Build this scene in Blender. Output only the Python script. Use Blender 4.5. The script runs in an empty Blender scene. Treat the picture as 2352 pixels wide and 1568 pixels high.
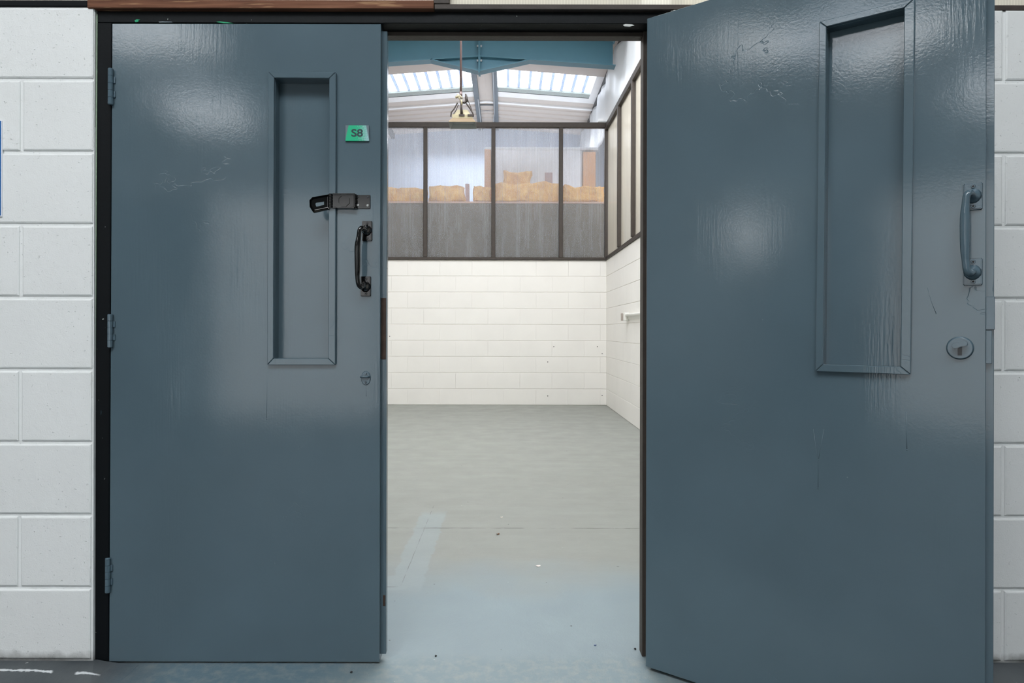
import bpy, bmesh, math, random
from mathutils import Vector, Matrix, noise as mnoise

random.seed(7)
mnoise.seed_set(3)
S = bpy.context.scene
COL = S.collection
PI = math.pi

# ------------------------------------------------------------------ camera
F, CX, CY, CAMZ, ROLL = 1510.0, 1161.0, 760.0, 1.037, 0.0021
cd = bpy.data.cameras.new('camera')
cam = bpy.data.objects.new('camera', cd)
COL.objects.link(cam)
cd.sensor_fit = 'HORIZONTAL'
cd.sensor_width = 36.0
cd.lens = F / 2352.0 * 36.0
cd.shift_x = (1176.0 - CX) / 2352.0
cd.shift_y = -(784.0 - CY) / 2352.0
cd.clip_start = 0.05
cd.clip_end = 200
cam.matrix_world = Matrix.Translation((0, 0, CAMZ)) @ Matrix.Rotation(PI / 2, 4, 'X') @ Matrix.Rotation(ROLL, 4, 'Z')
S.camera = cam

# ------------------------------------------------------------------ light and exposure
S.view_settings.view_transform = 'Standard'
S.view_settings.look = 'None'
S.view_settings.gamma = 1.0
S.view_settings.use_curve_mapping = False
S.view_settings.exposure = 0.0
S.cycles.use_denoising = True
S.cycles.max_bounces = 10
S.cycles.diffuse_bounces = 5
S.cycles.glossy_bounces = 4
S.cycles.transparent_max_bounces = 12
S.cycles.sample_clamp_indirect = 6.0
S.cycles.caustics_reflective = False
S.cycles.caustics_refractive = False

W = bpy.data.worlds.new('world')
S.world = W
W.use_nodes = True
bg = W.node_tree.nodes['Background']
bg.inputs[0].default_value = (0.95, 0.975, 1.0, 1)
bg.inputs[1].default_value = 5.0


def area(name, loc, sx, sy, power, color, rot=(0, 0, 0)):
    l = bpy.data.lights.new(name, 'AREA')
    l.shape = 'RECTANGLE'
    l.size, l.size_y, l.energy, l.color = sx, sy, power, color
    o = bpy.data.objects.new(name, l)
    o.location = loc
    o.rotation_euler = rot
    COL.objects.link(o)
    return o


COOL = (0.98, 0.995, 1.0)
WARM = (1.0, 0.99, 0.965)
# added daylight lamps under mostly assumed rooflights: unit, space behind the unit, neighbour, aisle
area('assumed_rooflight_unit_left', (-1.35, 5.6, 4.72), 1.4, 3.2, 66, WARM)
area('assumed_rooflight_unit_right', (0.65, 5.6, 4.72), 1.4, 3.2, 66, WARM)
area('added_lamp_rear', (-0.3, 11.9, 4.6), 2.8, 1.8, 80, COOL)  # added fill under closed ceiling, behind the visible rooflights
area('assumed_rooflight_neighbour', (3.6, 7.0, 4.7), 2.4, 4.0, 120, WARM)
area('assumed_rooflight_aisle_west', (-4.4, -4.15, 4.72), 1.4, 0.6, 24, COOL)  # assumed, placed for the highlight near the closed door's top
area('assumed_rooflight_aisle_far', (-5.1, -7.2, 4.72), 1.2, 1.2, 28, COOL)  # assumed, set to give the closed door's second highlight
area('assumed_rooflight_aisle_end', (-4.95, -2.45, 4.72), 0.9, 1.2, 20, COOL)  # assumed, sited for the open door's upper highlight
area('assumed_rooflight_aisle_mid', (-0.7, -0.9, 4.72), 4.0, 1.6, 142, COOL)
area('assumed_rooflight_aisle_east', (3.6, -2.6, 4.72), 1.8, 1.6, 40, COOL)
# unseen lamps added across the aisle to brighten the door reflections, no glazing built
area('reflection_lamp_low', (-2.08, -2.44, 1.28), 1.66, 2.16, 18, COOL, (PI / 2, 0, PI))
area('reflection_lamp_high', (-2.8, -2.5, 3.2), 3.2, 1.5, 14, COOL, (PI / 2, 0, PI))
# bare lamp for an assumed aisle end window, placed for the open door's highlight
area('assumed_window_lamp', (-8.9, -5.55, 2.96), 0.8, 0.9, 16, COOL, (0, -PI / 2, 0))

# ------------------------------------------------------------------ pixel helpers


def unroll(px, py):
    x, y = px - CX, py - CY
    return x + ROLL * y, y - ROLL * x


def P(px, py, D):
    x, y = unroll(px, py)
    return (x * D / F, D, CAMZ - y * D / F)


def PX(px, D, py=CY):
    return unroll(px, py)[0] * D / F


def PZ(py, D, px=CX):
    return CAMZ - unroll(px, py)[1] * D / F


# ------------------------------------------------------------------ materials
def lin(r, g, b):
    def c(v):
        v /= 255.0
        return v / 12.92 if v <= 0.04045 else ((v + 0.055) / 1.055) ** 2.4
    return (c(r), c(g), c(b), 1.0)


class NT:
    def __init__(self, name):
        self.m = bpy.data.materials.new(name)
        self.m.use_nodes = True
        self.t = self.m.node_tree
        self.b = self.t.nodes['Principled BSDF']
        self.out = self.t.nodes['Material Output']

    def n(self, kind, **kw):
        nd = self.t.nodes.new(kind)
        for k, v in kw.items():
            setattr(nd, k, v)
        return nd

    def l(self, a, b):
        self.t.links.new(a, b)

    def val(self, sock, v):
        if isinstance(v, (int, float)):
            sock.default_value = v
        else:
            self.l(v, sock)

    def math(self, op, a, b=0.0, c=None):
        nd = self.n('ShaderNodeMath', operation=op)
        self.val(nd.inputs[0], a)
        self.val(nd.inputs[1], b)
        if c is not None:
            self.val(nd.inputs[2], c)
        return nd.outputs[0]

    def pos(self, obj=False):
        if obj:
            return self.n('ShaderNodeTexCoord').outputs['Object']
        return self.n('ShaderNodeNewGeometry').outputs['Position']

    def scaled(self, vec, sc):
        nd = self.n('ShaderNodeMapping')
        nd.inputs['Scale'].default_value = sc
        self.l(vec, nd.inputs['Vector'])
        return nd.outputs[0]

    def noise(self, vec, scale, detail=3.0, rough=0.55, dist=0.0):
        nd = self.n('ShaderNodeTexNoise')
        nd.inputs['Scale'].default_value = scale
        nd.inputs['Detail'].default_value = detail
        nd.inputs['Roughness'].default_value = rough
        nd.inputs['Distortion'].default_value = dist
        self.l(vec, nd.inputs['Vector'])
        return nd.outputs[0]

    def ramp(self, v, lo, hi, a=0.0, b=1.0):
        nd = self.n('ShaderNodeMapRange')
        nd.inputs[1].default_value = lo
        nd.inputs[2].default_value = hi
        nd.inputs[3].default_value = a
        nd.inputs[4].default_value = b
        self.l(v, nd.inputs[0])
        return nd.outputs[0]

    def mix(self, f, a, b):
        nd = self.n('ShaderNodeMix', data_type='RGBA')
        self.val(nd.inputs[0], f)
        for i, v in ((6, a), (7, b)):
            if isinstance(v, tuple):
                nd.inputs[i].default_value = v
            else:
                self.l(v, nd.inputs[i])
        return nd.outputs[2]

    def bump(self, h, dist, strength=1.0, prev=None):
        nd = self.n('ShaderNodeBump')
        nd.inputs['Strength'].default_value = strength
        nd.inputs['Distance'].default_value = dist
        self.l(h, nd.inputs['Height'])
        if prev is not None:
            self.l(prev, nd.inputs['Normal'])
        return nd.outputs[0]

    def base(self, c, rough, metal=0.0, spec=0.5):
        if isinstance(c, tuple):
            self.b.inputs['Base Color'].default_value = c
        else:
            self.l(c, self.b.inputs['Base Color'])
        self.val(self.b.inputs['Roughness'], rough)
        self.b.inputs['Metallic'].default_value = metal
        self.b.inputs['Specular IOR Level'].default_value = spec


def plain(name, c, rough=0.5, metal=0.0, spec=0.5, vary=0.08, scale=8.0, bump=0.0, bscale=120.0):
    q = NT(name)
    p = q.pos()
    d = tuple(x * (1 - vary) for x in c[:3]) + (1,)
    u = tuple(min(1, x * (1 + vary)) for x in c[:3]) + (1,)
    q.base(q.mix(q.noise(p, scale), d, u), rough, metal, spec)
    if bump:
        q.l(q.bump(q.noise(p, bscale, 2), bump), q.b.inputs['Normal'])
    return q.m


def door_paint(name, c):
    q = NT(name)
    oi = q.n('ShaderNodeObjectInfo')
    add = q.n('ShaderNodeVectorMath', operation='ADD')
    q.l(q.pos(True), add.inputs[0])
    q.l(oi.outputs['Location'], add.inputs[1])
    o = add.outputs[0]
    n2 = q.noise(o, 2.2, 3)
    d = tuple(x * 0.93 for x in c[:3]) + (1,)
    u = tuple(x * 1.07 for x in c[:3]) + (1,)
    col = q.mix(q.ramp(n2, 0.3, 0.7), d, u)
    # small chips
    chip = q.ramp(q.noise(o, 55, 2), 0.80, 0.83)
    col = q.mix(q.math('MULTIPLY', chip, 0.35), col, lin(150, 165, 170))
    q.base(col, q.ramp(n2, 0.3, 0.7, 0.09, 0.14), 0.0, 0.55)
    peel = q.noise(o, 150, 3, 0.6)
    # brushed streaks, broken into patches
    streak = q.noise(q.scaled(o, (150, 150, 9)), 1.0, 3)
    patch = q.ramp(q.noise(q.scaled(o, (5, 5, 1.2)), 1.0, 2), 0.48, 0.66)
    st = q.math('MULTIPLY', streak, patch)
    b = q.bump(q.noise(o, 6.0, 2), 0.0006, 0.5)
    b = q.bump(peel, 0.00022, 0.6, b)
    b = q.bump(st, 0.0006, 0.7, b)
    # fine hair cracks in the old paint: short stretches of a wandering contour
    wv = q.noise(q.scaled(o, (2.2, 2.2, 2.9)), 1.0, 5, 0.62, 0.3)
    line = q.ramp(q.math('ABSOLUTE', q.math('SUBTRACT', wv, 0.52)), 0.0, 0.0035, 1.0, 0.0)
    where = q.ramp(q.noise(o, 2.6, 1), 0.60, 0.66)
    b = q.bump(q.math('MULTIPLY', line, where), -0.0003, 0.5, b)
    q.l(b, q.b.inputs['Normal'])
    return q.m


def black_paint(name):
    q = NT(name)
    p = q.pos()
    scuff = q.ramp(q.noise(q.scaled(p, (38, 38, 11)), 1.0, 4, 0.6, 1.5), 0.70, 0.76)
    spots = q.ramp(q.noise(p, 75, 2), 0.76, 0.79)
    col = q.mix(q.math('MULTIPLY', scuff, 0.5), lin(9, 14, 17), lin(62, 84, 92))
    col = q.mix(q.math('MULTIPLY', spots, 0.7), col, lin(190, 200, 195))
    q.base(col, 0.5, 0, 0.15)
    q.l(q.bump(q.noise(p, 90, 3), 0.0004), q.b.inputs['Normal'])
    return q.m


def block_paint(name, c, pit=1.0, dirt=True):
    q = NT(name)
    p = q.pos()
    n = q.noise(p, 3.0, 3)
    col = q.mix(q.ramp(n, 0.3, 0.7), tuple(x * 0.965 for x in c[:3]) + (1,), c)
    pits = q.ramp(q.noise(q.scaled(p, (1.0, 1.0, 1.25)), 105, 3, 0.62, 0.4), 0.655, 0.72)
    if pit > 0.5:
        col = q.mix(q.math('MULTIPLY', pits, 0.08), col, lin(120, 122, 120))
    if dirt:
        z = q.n('ShaderNodeSeparateXYZ')
        q.l(p, z.inputs[0])
        dn = q.noise(p, 20, 4)
        edge = q.math('ADD', q.math('MULTIPLY', dn, 0.05), 0.0)
        f = q.ramp(q.math('SUBTRACT', z.outputs[2], edge), -0.012, 0.022, 0.8, 0.0)
        col = q.mix(f, col, lin(70, 66, 60))
    q.base(col, 0.5, 0.0, 0.35)
    b = q.bump(q.noise(p, 260, 3, 0.6), 0.0008 * pit, 0.9)
    b = q.bump(q.noise(p, 42, 3, 0.6), 0.0018 * pit, 0.7, b)
    b = q.bump(pits, -0.0018 * pit, 0.8, b)
    q.l(b, q.b.inputs['Normal'])
    return q.m


def polycarb(name, tint, see, axis=0, period=0.016, haze=(0.8, 0.82, 0.85, 1), grime=0.0):
    """twin-wall fluted sheet: clear film, milky web lines"""
    q = NT(name)
    p = q.pos()
    s = q.n('ShaderNodeSeparateXYZ')
    q.l(p, s.inputs[0])
    w = q.math('SINE', q.math('MULTIPLY', s.outputs[axis], 2 * PI / period))
    web = q.ramp(w, 0.2, 1.0, 0.0, 0.10)
    n = q.noise(p, 2.3, 3)
    smear = q.ramp(q.noise(q.scaled(p, (9, 9, 1.3)), 1.0, 4), 0.35, 0.75, -0.02, 0.04)
    tr = q.n('ShaderNodeBsdfTransparent')
    tr.inputs[0].default_value = tint
    tl = q.n('ShaderNodeBsdfTranslucent')
    tl.inputs[0].default_value = haze
    q.base(haze, 0.28, 0.0, 0.5)
    m1 = q.n('ShaderNodeMixShader')
    m1.inputs[0].default_value = 0.55
    q.l(q.b.outputs[0], m1.inputs[1])
    q.l(tl.outputs[0], m1.inputs[2])
    m2 = q.n('ShaderNodeMixShader')
    f = q.math('ADD', q.math('ADD', web, smear), 1.0 - see)
    q.l(f, m2.inputs[0])
    q.l(tr.outputs[0], m2.inputs[1])
    q.l(m1.outputs[0], m2.inputs[2])
    q.l(m2.outputs[0], q.out.inputs[0])
    return q.m


M = {}
M['door'] = door_paint('door_paint_blue_grey', lin(84, 102, 111))
M['ironmongery'] = plain('painted_ironmongery', lin(78, 98, 109), 0.16, 0, 0.6, 0.05, 30, 0.0003, 200)
M['frame'] = black_paint('frame_paint_black')
M['black'] = plain('gloss_black', lin(8, 9, 10), 0.13, 0, 0.6, 0.1, 30)
M['screw'] = plain('screw_steel', lin(176, 178, 176), 0.4, 0.0, 0.6)
M['screw_dark'] = plain('screw_dark', lin(44, 48, 52), 0.3, 0.0, 0.5)
M['block_cool'] = block_paint('block_paint_cool_white', lin(232, 235, 234), 1.0)
M['block_warm'] = block_paint('block_paint_warm_white', lin(238, 235, 230), 0.35, False)
M['frame_brown'] = plain('stained_timber_dark', lin(64, 57, 52), 0.6, 0, 0.4, 0.25, 25, 0.001, 90)
M['pane_back'] = polycarb('fluted_sheet_clear', (0.96, 0.97, 1.0, 1), 0.82, 0)
M['pane_side'] = polycarb('fluted_sheet_yellowed', (1.0, 0.975, 0.93, 1), 0.55, 1, 0.016, (0.80, 0.76, 0.68, 1))
M['pane_front'] = polycarb('fluted_sheet_front', (1.0, 0.98, 0.92, 1), 0.40, 0, 0.009, (0.86, 0.84, 0.76, 1))
M['steel_blue'] = plain('steel_paint_blue', lin(84, 130, 148), 0.42, 0, 0.45, 0.08, 4, 0.0006, 60)
M['steel_grey'] = plain('galvanised_steel_grey', lin(120, 127, 133), 0.5, 0.2, 0.5, 0.12, 20)
M['ceiling'] = plain('liner_sheet_pale', lin(204, 196, 190), 0.6, 0, 0.4, 0.03, 6)
M['white_trim'] = plain('white_trim', lin(249, 249, 250), 0.45)
M['rust_sill'] = plain('galvanised_sill', lin(176, 184, 180), 0.5, 0.1, 0.5, 0.25, 60)
M['dark_steel'] = plain('dark_steel', lin(58, 58, 60), 0.5)
M['conduit'] = plain('conduit_pale', lin(190, 194, 198), 0.4)
M['cream'] = plain('cream_enamel', lin(160, 150, 120), 0.45, 0, 0.5, 0.15, 40)
M['ochre'] = plain('ochre_enamel', lin(108, 86, 48), 0.45, 0, 0.5, 0.15, 40)
M['hood_grey'] = plain('hood_grey', lin(126, 130, 130), 0.4, 0.1)
M['heater_dark'] = plain('heater_dark_metal', lin(52, 44, 40), 0.5, 0.3)
M['rod'] = plain('hanging_rod_steel', lin(110, 92, 90), 0.4, 0.4)
M['ledge'] = plain('neighbour_cladding', lin(100, 91, 76), 0.8, 0, 0.2, 0.12, 1.2)
M['ledge_edge'] = plain('pale_timber_edge', lin(205, 165, 140), 0.7)
M['crate_wood'] = plain('crate_wood', lin(205, 148, 96), 0.7, 0, 0.3, 0.15, 9)
M['film'] = plain('white_film', lin(226, 228, 232), 0.45, 0, 0.5, 0.05, 3, 0.004, 9)
M['label_print'] = plain('faded_label', lin(170, 140, 138), 0.7, 0, 0.3, 0.3, 60)
M['rear_wall'] = plain('rear_wall_paint', lin(176, 187, 204), 0.7, 0, 0.3, 0.05, 1)
M['shell'] = plain('shell_cladding', lin(205, 206, 204), 0.7)
M['aisle_dark'] = plain('aisle_door_paint', lin(58, 74, 86), 0.4)
M['sign_blue'] = plain('sign_blue', lin(20, 98, 168), 0.4)
M['sign_white'] = plain('sign_white', lin(236, 238, 244), 0.4)
M['letter'] = plain('letter_dark', lin(20, 44, 54), 0.5)
M['bare_wood'] = plain('bare_dark_wood', lin(66, 52, 44), 0.7, 0, 0.3, 0.5, 45, 0.002, 60)
M['caulk'] = plain('caulk', lin(196, 200, 196), 0.5)
M['paint_green'] = plain('old_green_white_paint', lin(176, 204, 172), 0.5, 0, 0.4, 0.3, 60)
M['rail_white'] = plain('rail_white', lin(235, 234, 228), 0.4)
M['rail_end'] = plain('rail_end_worn', lin(170, 160, 152), 0.5, 0, 0.4, 0.35, 90)
M['paper'] = plain('flake_pale', lin(222, 212, 206), 0.7)
M['leaf'] = plain('leaf_brown', lin(110, 76, 52), 0.7)
M['chip_blue'] = plain('chip_blue', lin(40, 66, 110), 0.5)
M['grit'] = plain('grit_dark', lin(40, 42, 44), 0.7)


def timber_brown():
    q = NT('reclaimed_brown_timber')
    p = q.pos()
    g = q.noise(q.scaled(p, (3, 40, 60)), 1.0, 5, 0.6, 0.6)
    col = q.mix(q.ramp(g, 0.3, 0.7), lin(80, 50, 38), lin(132, 92, 70))
    pale = q.ramp(q.noise(q.scaled(p, (6, 30, 90)), 1.0, 3), 0.62, 0.7)
    col = q.mix(q.math('MULTIPLY', pale, 0.5), col, lin(186, 150, 112))
    q.base(col, 0.75, 0, 0.2)
    q.l(q.bump(g, 0.001), q.b.inputs['Normal'])
    return q.m


M['timber_brown'] = timber_brown()


def insulation():
    q = NT('glass_wool_yellow')
    p = q.pos()
    n = q.noise(p, 11, 5, 0.65)
    col = q.mix(q.ramp(n, 0.28, 0.72), lin(206, 140, 62), lin(252, 206, 126))
    q.base(col, 0.9, 0, 0.1)
    q.l(q.bump(n, 0.03), q.b.inputs['Normal'])
    return q.m


M['wool'] = insulation()


def rooflight_mat(name, see, tint, body=None):
    q = NT(name)
    tr = q.n('ShaderNodeBsdfTransparent')
    tr.inputs[0].default_value = tint
    tl = q.n('ShaderNodeBsdfTranslucent')
    tl.inputs[0].default_value = body or tint
    m = q.n('ShaderNodeMixShader')
    q.val(m.inputs[0], q.ramp(q.noise(q.pos(), 5, 2), 0.3, 0.7, 1 - see - 0.05, 1 - see + 0.05))
    q.l(tr.outputs[0], m.inputs[1])
    q.l(tl.outputs[0], m.inputs[2])
    q.l(m.outputs[0], q.out.inputs[0])
    return q.m


M['rooflight'] = rooflight_mat('rooflight_sheet', 0.75, (0.95, 0.97, 1.0, 1))
M['rooflight_rib'] = rooflight_mat('rooflight_overlap', 0.12, (0.85, 0.88, 0.97, 1), (0.34, 0.375, 0.45, 1))


def sheeting():
    q = NT('white_polythene')
    tl = q.n('ShaderNodeBsdfTranslucent')
    tl.inputs[0].default_value = (0.9, 0.92, 0.94, 1)
    q.base(lin(238, 239, 240), 0.3)
    m = q.n('ShaderNodeMixShader')
    q.val(m.inputs[0], q.ramp(q.noise(q.pos(), 2, 2), 0.3, 0.7, 0.3, 0.4))
    q.l(q.b.outputs[0], m.inputs[1])
    q.l(tl.outputs[0], m.inputs[2])
    q.l(m.outputs[0], q.out.inputs[0])
    return q.m


M['sheeting'] = sheeting()


def sign_green():
    q = NT('sign_green_worn')
    o = q.pos(True)
    s = q.n('ShaderNodeSeparateXYZ')
    q.l(o, s.inputs[0])
    n = q.noise(o, 330, 4, 0.7)
    worn = q.ramp(q.math('ADD', q.math('MULTIPLY', s.outputs[0], 9.0), n), 0.52, 0.85)
    col = q.mix(worn, lin(0, 178, 128), lin(160, 196, 204))
    # grey bare plate in the two upper corners
    r = q.math('ADD', q.math('ABSOLUTE', s.outputs[0]), q.math('MULTIPLY', s.outputs[2], 0.22))
    col = q.mix(q.ramp(q.math('ADD', r, q.math('MULTIPLY', n, 0.004)), 0.0325, 0.036), col, lin(104, 118, 126))
    q.base(col, 0.35)
    return q.m


M['sign_green'] = sign_green()


def floor_mat():
    q = NT('floor_paint')
    p = q.pos()
    s = q.n('ShaderNodeSeparateXYZ')
    q.l(p, s.inputs[0])
    x, y = s.outputs[0], s.outputs[1]
    wob = q.math('MULTIPLY', q.math('SUBTRACT', q.noise(p, 3.0, 4), 0.5), 0.5)
    fine = q.math('MULTIPLY', q.math('SUBTRACT', q.noise(p, 14.0, 4), 0.5), 0.06)

    def step(v, at, soft):
        return q.ramp(v, at - soft, at + soft)
    n = q.noise(p, 5.0, 4)
    cross = q.noise(q.scaled(p, (1.2, 9, 1)), 1.0, 4)
    inside = q.mix(q.ramp(cross, 0.3, 0.7), lin(134, 136, 130), lin(139, 142, 136))
    bluish = q.mix(q.ramp(n, 0.3, 0.7), lin(124, 138, 143), lin(132, 146, 150))
    f_in = step(q.math('ADD', y, wob), 2.78, 0.25)
    col = q.mix(f_in, bluish, inside)
    # fresh grey-blue patch along the old joint

    def band(v, a, b, soft):
        return q.math('MULTIPLY', step(v, a, soft), q.math('SUBTRACT', 1.0, step(v, b, soft)))
    xf, yf = q.math('ADD', x, fine), q.math('ADD', y, fine)
    patch = q.math('MULTIPLY', band(xf, -0.475, -0.335, 0.006), band(yf, 2.63, 3.75, 0.05))
    patch2 = q.math('MULTIPLY', band(xf, -0.9, -0.40, 0.006), band(yf, 2.63, 2.78, 0.012))
    col = q.mix(q.math('MULTIPLY', q.math('MAXIMUM', patch, patch2), 0.6), col, lin(141, 152, 154))
    # joints
    fx = q.math('ADD', x, q.math('MULTIPLY', fine, 0.12))
    fy = q.math('ADD', y, q.math('MULTIPLY', fine, 0.25))
    gap = q.ramp(q.noise(p, 7, 2), 0.42, 0.55)
    j1 = q.math('MULTIPLY', band(fx, -0.4245, -0.4220, 0.0012), band(yf, 2.66, 3.9, 0.03))
    j2 = band(fy, 3.456, 3.466, 0.003)
    j3 = q.math('MULTIPLY', band(fy, 2.662, 2.668, 0.004), band(xf, -0.7, -0.42, 0.02))
    j = q.math('MULTIPLY', q.math('MAXIMUM', q.math('MAXIMUM', j1, j2), j3), gap)
    col = q.mix(q.math('MULTIPLY', j, 0.75), col, lin(74, 74, 70))
    # aisle coat in front of the doors: worn blue, dark grey further left and right
    far = q.math('SUBTRACT', 1.0, step(q.math('ADD', y, wob), 1.2, 0.1))
    edge = q.math('ADD', yf, q.math('MULTIPLY', wob, 0.12))
    out = q.math('SUBTRACT', 1.0, step(edge, 2.085, 0.035))
    worn = q.ramp(q.noise(p, 26, 5, 0.7), 0.45, 0.7)
    aisle = q.mix(worn, lin(98, 120, 131), lin(128, 140, 143))
    aisle = q.mix(q.math('MULTIPLY', step(q.math('ADD', xf, wob), -0.5, 0.12), 0.75), aisle, q.mix(worn, lin(126, 140, 143), lin(140, 147, 144)))
    dk = q.math('MAXIMUM', q.math('SUBTRACT', 1.0, step(q.math('ADD', xf, q.math('MULTIPLY', wob, 0.4)), -1.12, 0.12)), step(xf, 0.75, 0.2))
    aisle = q.mix(dk, aisle, q.mix(q.ramp(n, 0.35, 0.65), lin(66, 72, 76), lin(90, 95, 97)))
    aisle = q.mix(far, aisle, lin(74, 78, 80))
    col = q.mix(out, col, aisle)
    # brush strokes of white paint on the dark concrete at the left
    sx = q.math('MULTIPLY', band(xf, -2.4, -1.22, 0.01), q.ramp(q.noise(q.scaled(p, (7, 1, 1)), 1.0, 2), 0.455, 0.475))
    st = q.math('MULTIPLY', sx, band(q.math('ADD', yf, q.math('MULTIPLY', x, 0.06)), 1.894, 1.904, 0.002))
    col = q.mix(q.math('MULTIPLY', st, 0.85), col, lin(226, 230, 232))
    # specks and scuffs
    sp = q.ramp(q.noise(p, 48, 2), 0.77, 0.80)
    col = q.mix(q.math('MULTIPLY', sp, 0.6), col, lin(196, 200, 198))
    sd = q.ramp(q.noise(q.scaled(p, (1, 1, 1)), 37, 1), 0.79, 0.81)
    col = q.mix(q.math('MULTIPLY', sd, 0.8), col, lin(60, 60, 58))
    q.base(col, q.ramp(n, 0.3, 0.7, 0.42, 0.55), 0, 0.4)
    b = q.bump(q.noise(p, 160, 3, 0.6), 0.0009, 0.6)
    b = q.bump(q.noise(p, 18, 4), 0.003, 0.4, b)
    q.l(b, q.b.inputs['Normal'])
    return q.m


M['floor'] = floor_mat()

# ------------------------------------------------------------------ mesh helpers


def mesh(name, v, f, mat, smooth=False, bev=0.0, seg=1):
    me = bpy.data.meshes.new(name)
    me.from_pydata([tuple(a) for a in v], [], f)
    bm = bmesh.new()
    bm.from_mesh(me)
    bmesh.ops.recalc_face_normals(bm, faces=bm.faces)
    if bev > 0:
        es = [e for e in bm.edges if len(e.link_faces) == 2 and e.calc_face_angle(0) > 0.5]
        bmesh.ops.bevel(bm, geom=es, offset=bev, segments=seg, affect='EDGES', clamp_overlap=True)
    for fc in bm.faces:
        fc.smooth = smooth
    bm.to_mesh(me)
    bm.free()
    me.materials.append(M[mat])
    return me


def obj(name, me, parent=None, loc=(0, 0, 0), rot=(0, 0, 0)):
    o = bpy.data.objects.new(name, me)
    o.location = loc
    o.rotation_euler = rot
    if parent is not None:
        o.parent = parent
    COL.objects.link(o)
    return o


def empty(name, loc=(0, 0, 0), rotz=0.0):
    o = bpy.data.objects.new(name, None)
    o.empty_display_size = 0.1
    o.location = loc
    o.rotation_euler = (0, 0, rotz)
    COL.objects.link(o)
    return o


def tag(o, label, cat, kind=None, group=None):
    o['label'] = label
    o['category'] = cat
    if kind:
        o['kind'] = kind
    if group:
        o['group'] = group
    return o


BOXF = [(0, 1, 3, 2), (4, 6, 7, 5), (0, 4, 5, 1), (2, 3, 7, 6), (0, 2, 6, 4), (1, 5, 7, 3)]


def box(x0, x1, y0, y1, z0, z1):
    return [(x, y, z) for x in (x0, x1) for y in (y0, y1) for z in (z0, z1)], [tuple(f) for f in BOXF]


def join(*parts):
    V, Fs = [], []
    for v, f in parts:
        k = len(V)
        V += list(v)
        Fs += [tuple(i + k for i in q) for q in f]
    return V, Fs


def bxo(name, b, mat, parent=None, bev=0.0, seg=1, smooth=False):
    v, f = box(*b)
    return obj(name, mesh(name, v, f, mat, smooth, bev, seg), parent)


def prism(pa, pb):
    """two matching loops of 3D points -> closed solid"""
    n = len(pa)
    return list(pa) + list(pb), [tuple(range(n)), tuple(range(2 * n - 1, n - 1, -1))] + [
        (i, (i + 1) % n, n + (i + 1) % n, n + i) for i in range(n)]


def tube(pts, rad, n=12, cap=True, sx=1.0):
    pts = [Vector(p) for p in pts]
    if not isinstance(rad, (list, tuple)):
        rad = [rad] * len(pts)
    V, Fs = [], []
    t0 = (pts[1] - pts[0]).normalized()
    up = Vector((0, 0, 1)) if abs(t0.z) < 0.9 else Vector((1, 0, 0))
    nrm = t0.cross(up).normalized()
    for i, p in enumerate(pts):
        a = pts[max(0, i - 1)]
        b = pts[min(len(pts) - 1, i + 1)]
        t = (b - a).normalized()
        nrm = (nrm - t * nrm.dot(t)).normalized()
        bn = t.cross(nrm)
        for k in range(n):
            an = 2 * PI * k / n
            V.append(p + (nrm * math.cos(an) * sx + bn * math.sin(an)) * rad[i])
    for i in range(len(pts) - 1):
        for k in range(n):
            Fs.append((i * n + k, i * n + (k + 1) % n, (i + 1) * n + (k + 1) % n, (i + 1) * n + k))
    if cap:
        Fs.append(tuple(range(n - 1, -1, -1)))
        Fs.append(tuple((len(pts) - 1) * n + k for k in range(n)))
    return V, Fs


def spline(ctrl, steps=6):
    """Catmull-Rom through (point, radius) controls"""
    out_p, out_r = [], []
    c = [ctrl[0]] + list(ctrl) + [ctrl[-1]]
    for i in range(1, len(c) - 2):
        for s in range(steps):
            t = s / steps
            a = [0.5 * ((2 * c[i][j]) + (-c[i - 1][j] + c[i + 1][j]) * t + (2 * c[i - 1][j] - 5 * c[i][j] + 4 * c[i + 1][j] - c[i + 2][j]) * t * t
                        + (-c[i - 1][j] + 3 * c[i][j] - 3 * c[i + 1][j] + c[i + 2][j]) * t ** 3) for j in range(4)]
            out_p.append(a[:3])
            out_r.append(a[3])
    out_p.append(ctrl[-1][:3])
    out_r.append(ctrl[-1][3])
    return out_p, out_r


def disc(cx, cz, rx, rz, y0, y1, n=28, inset=0.0):
    """elliptic plate facing -y; y0 front, y1 back"""
    fr = [(cx + (rx - inset) * math.cos(2 * PI * i / n), y0, cz + (rz - inset) * math.sin(2 * PI * i / n)) for i in range(n)]
    bk = [(cx + rx * math.cos(2 * PI * i / n), y1, cz + rz * math.sin(2 * PI * i / n)) for i in range(n)]
    return prism(fr, bk)


def screw(parent, u, z, v, r, mat, cross=True, name='screw'):
    a = disc(u, z, r, r, v - 0.0014, v + 0.002, 14, r * 0.25)
    parts = [a]
    o = obj(name, mesh(name, *join(*parts), mat, False), parent)
    if cross:
        q = r * 0.55
        w = r * 0.16
        pr = join(box(u - q, u + q, v - 0.0018, v - 0.001, z - w, z + w), box(u - w, u + w, v - 0.0018, v - 0.001, z - q, z + q))
        return o, pr
    return o, None


# ------------------------------------------------------------------ SETTING: front wall of painted blocks
YW = 2.03          # face of the front wall
CO = 0.2243
Z0 = 0.0167
LEAN = 0.0030
BL = 0.45          # block pitch


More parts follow.
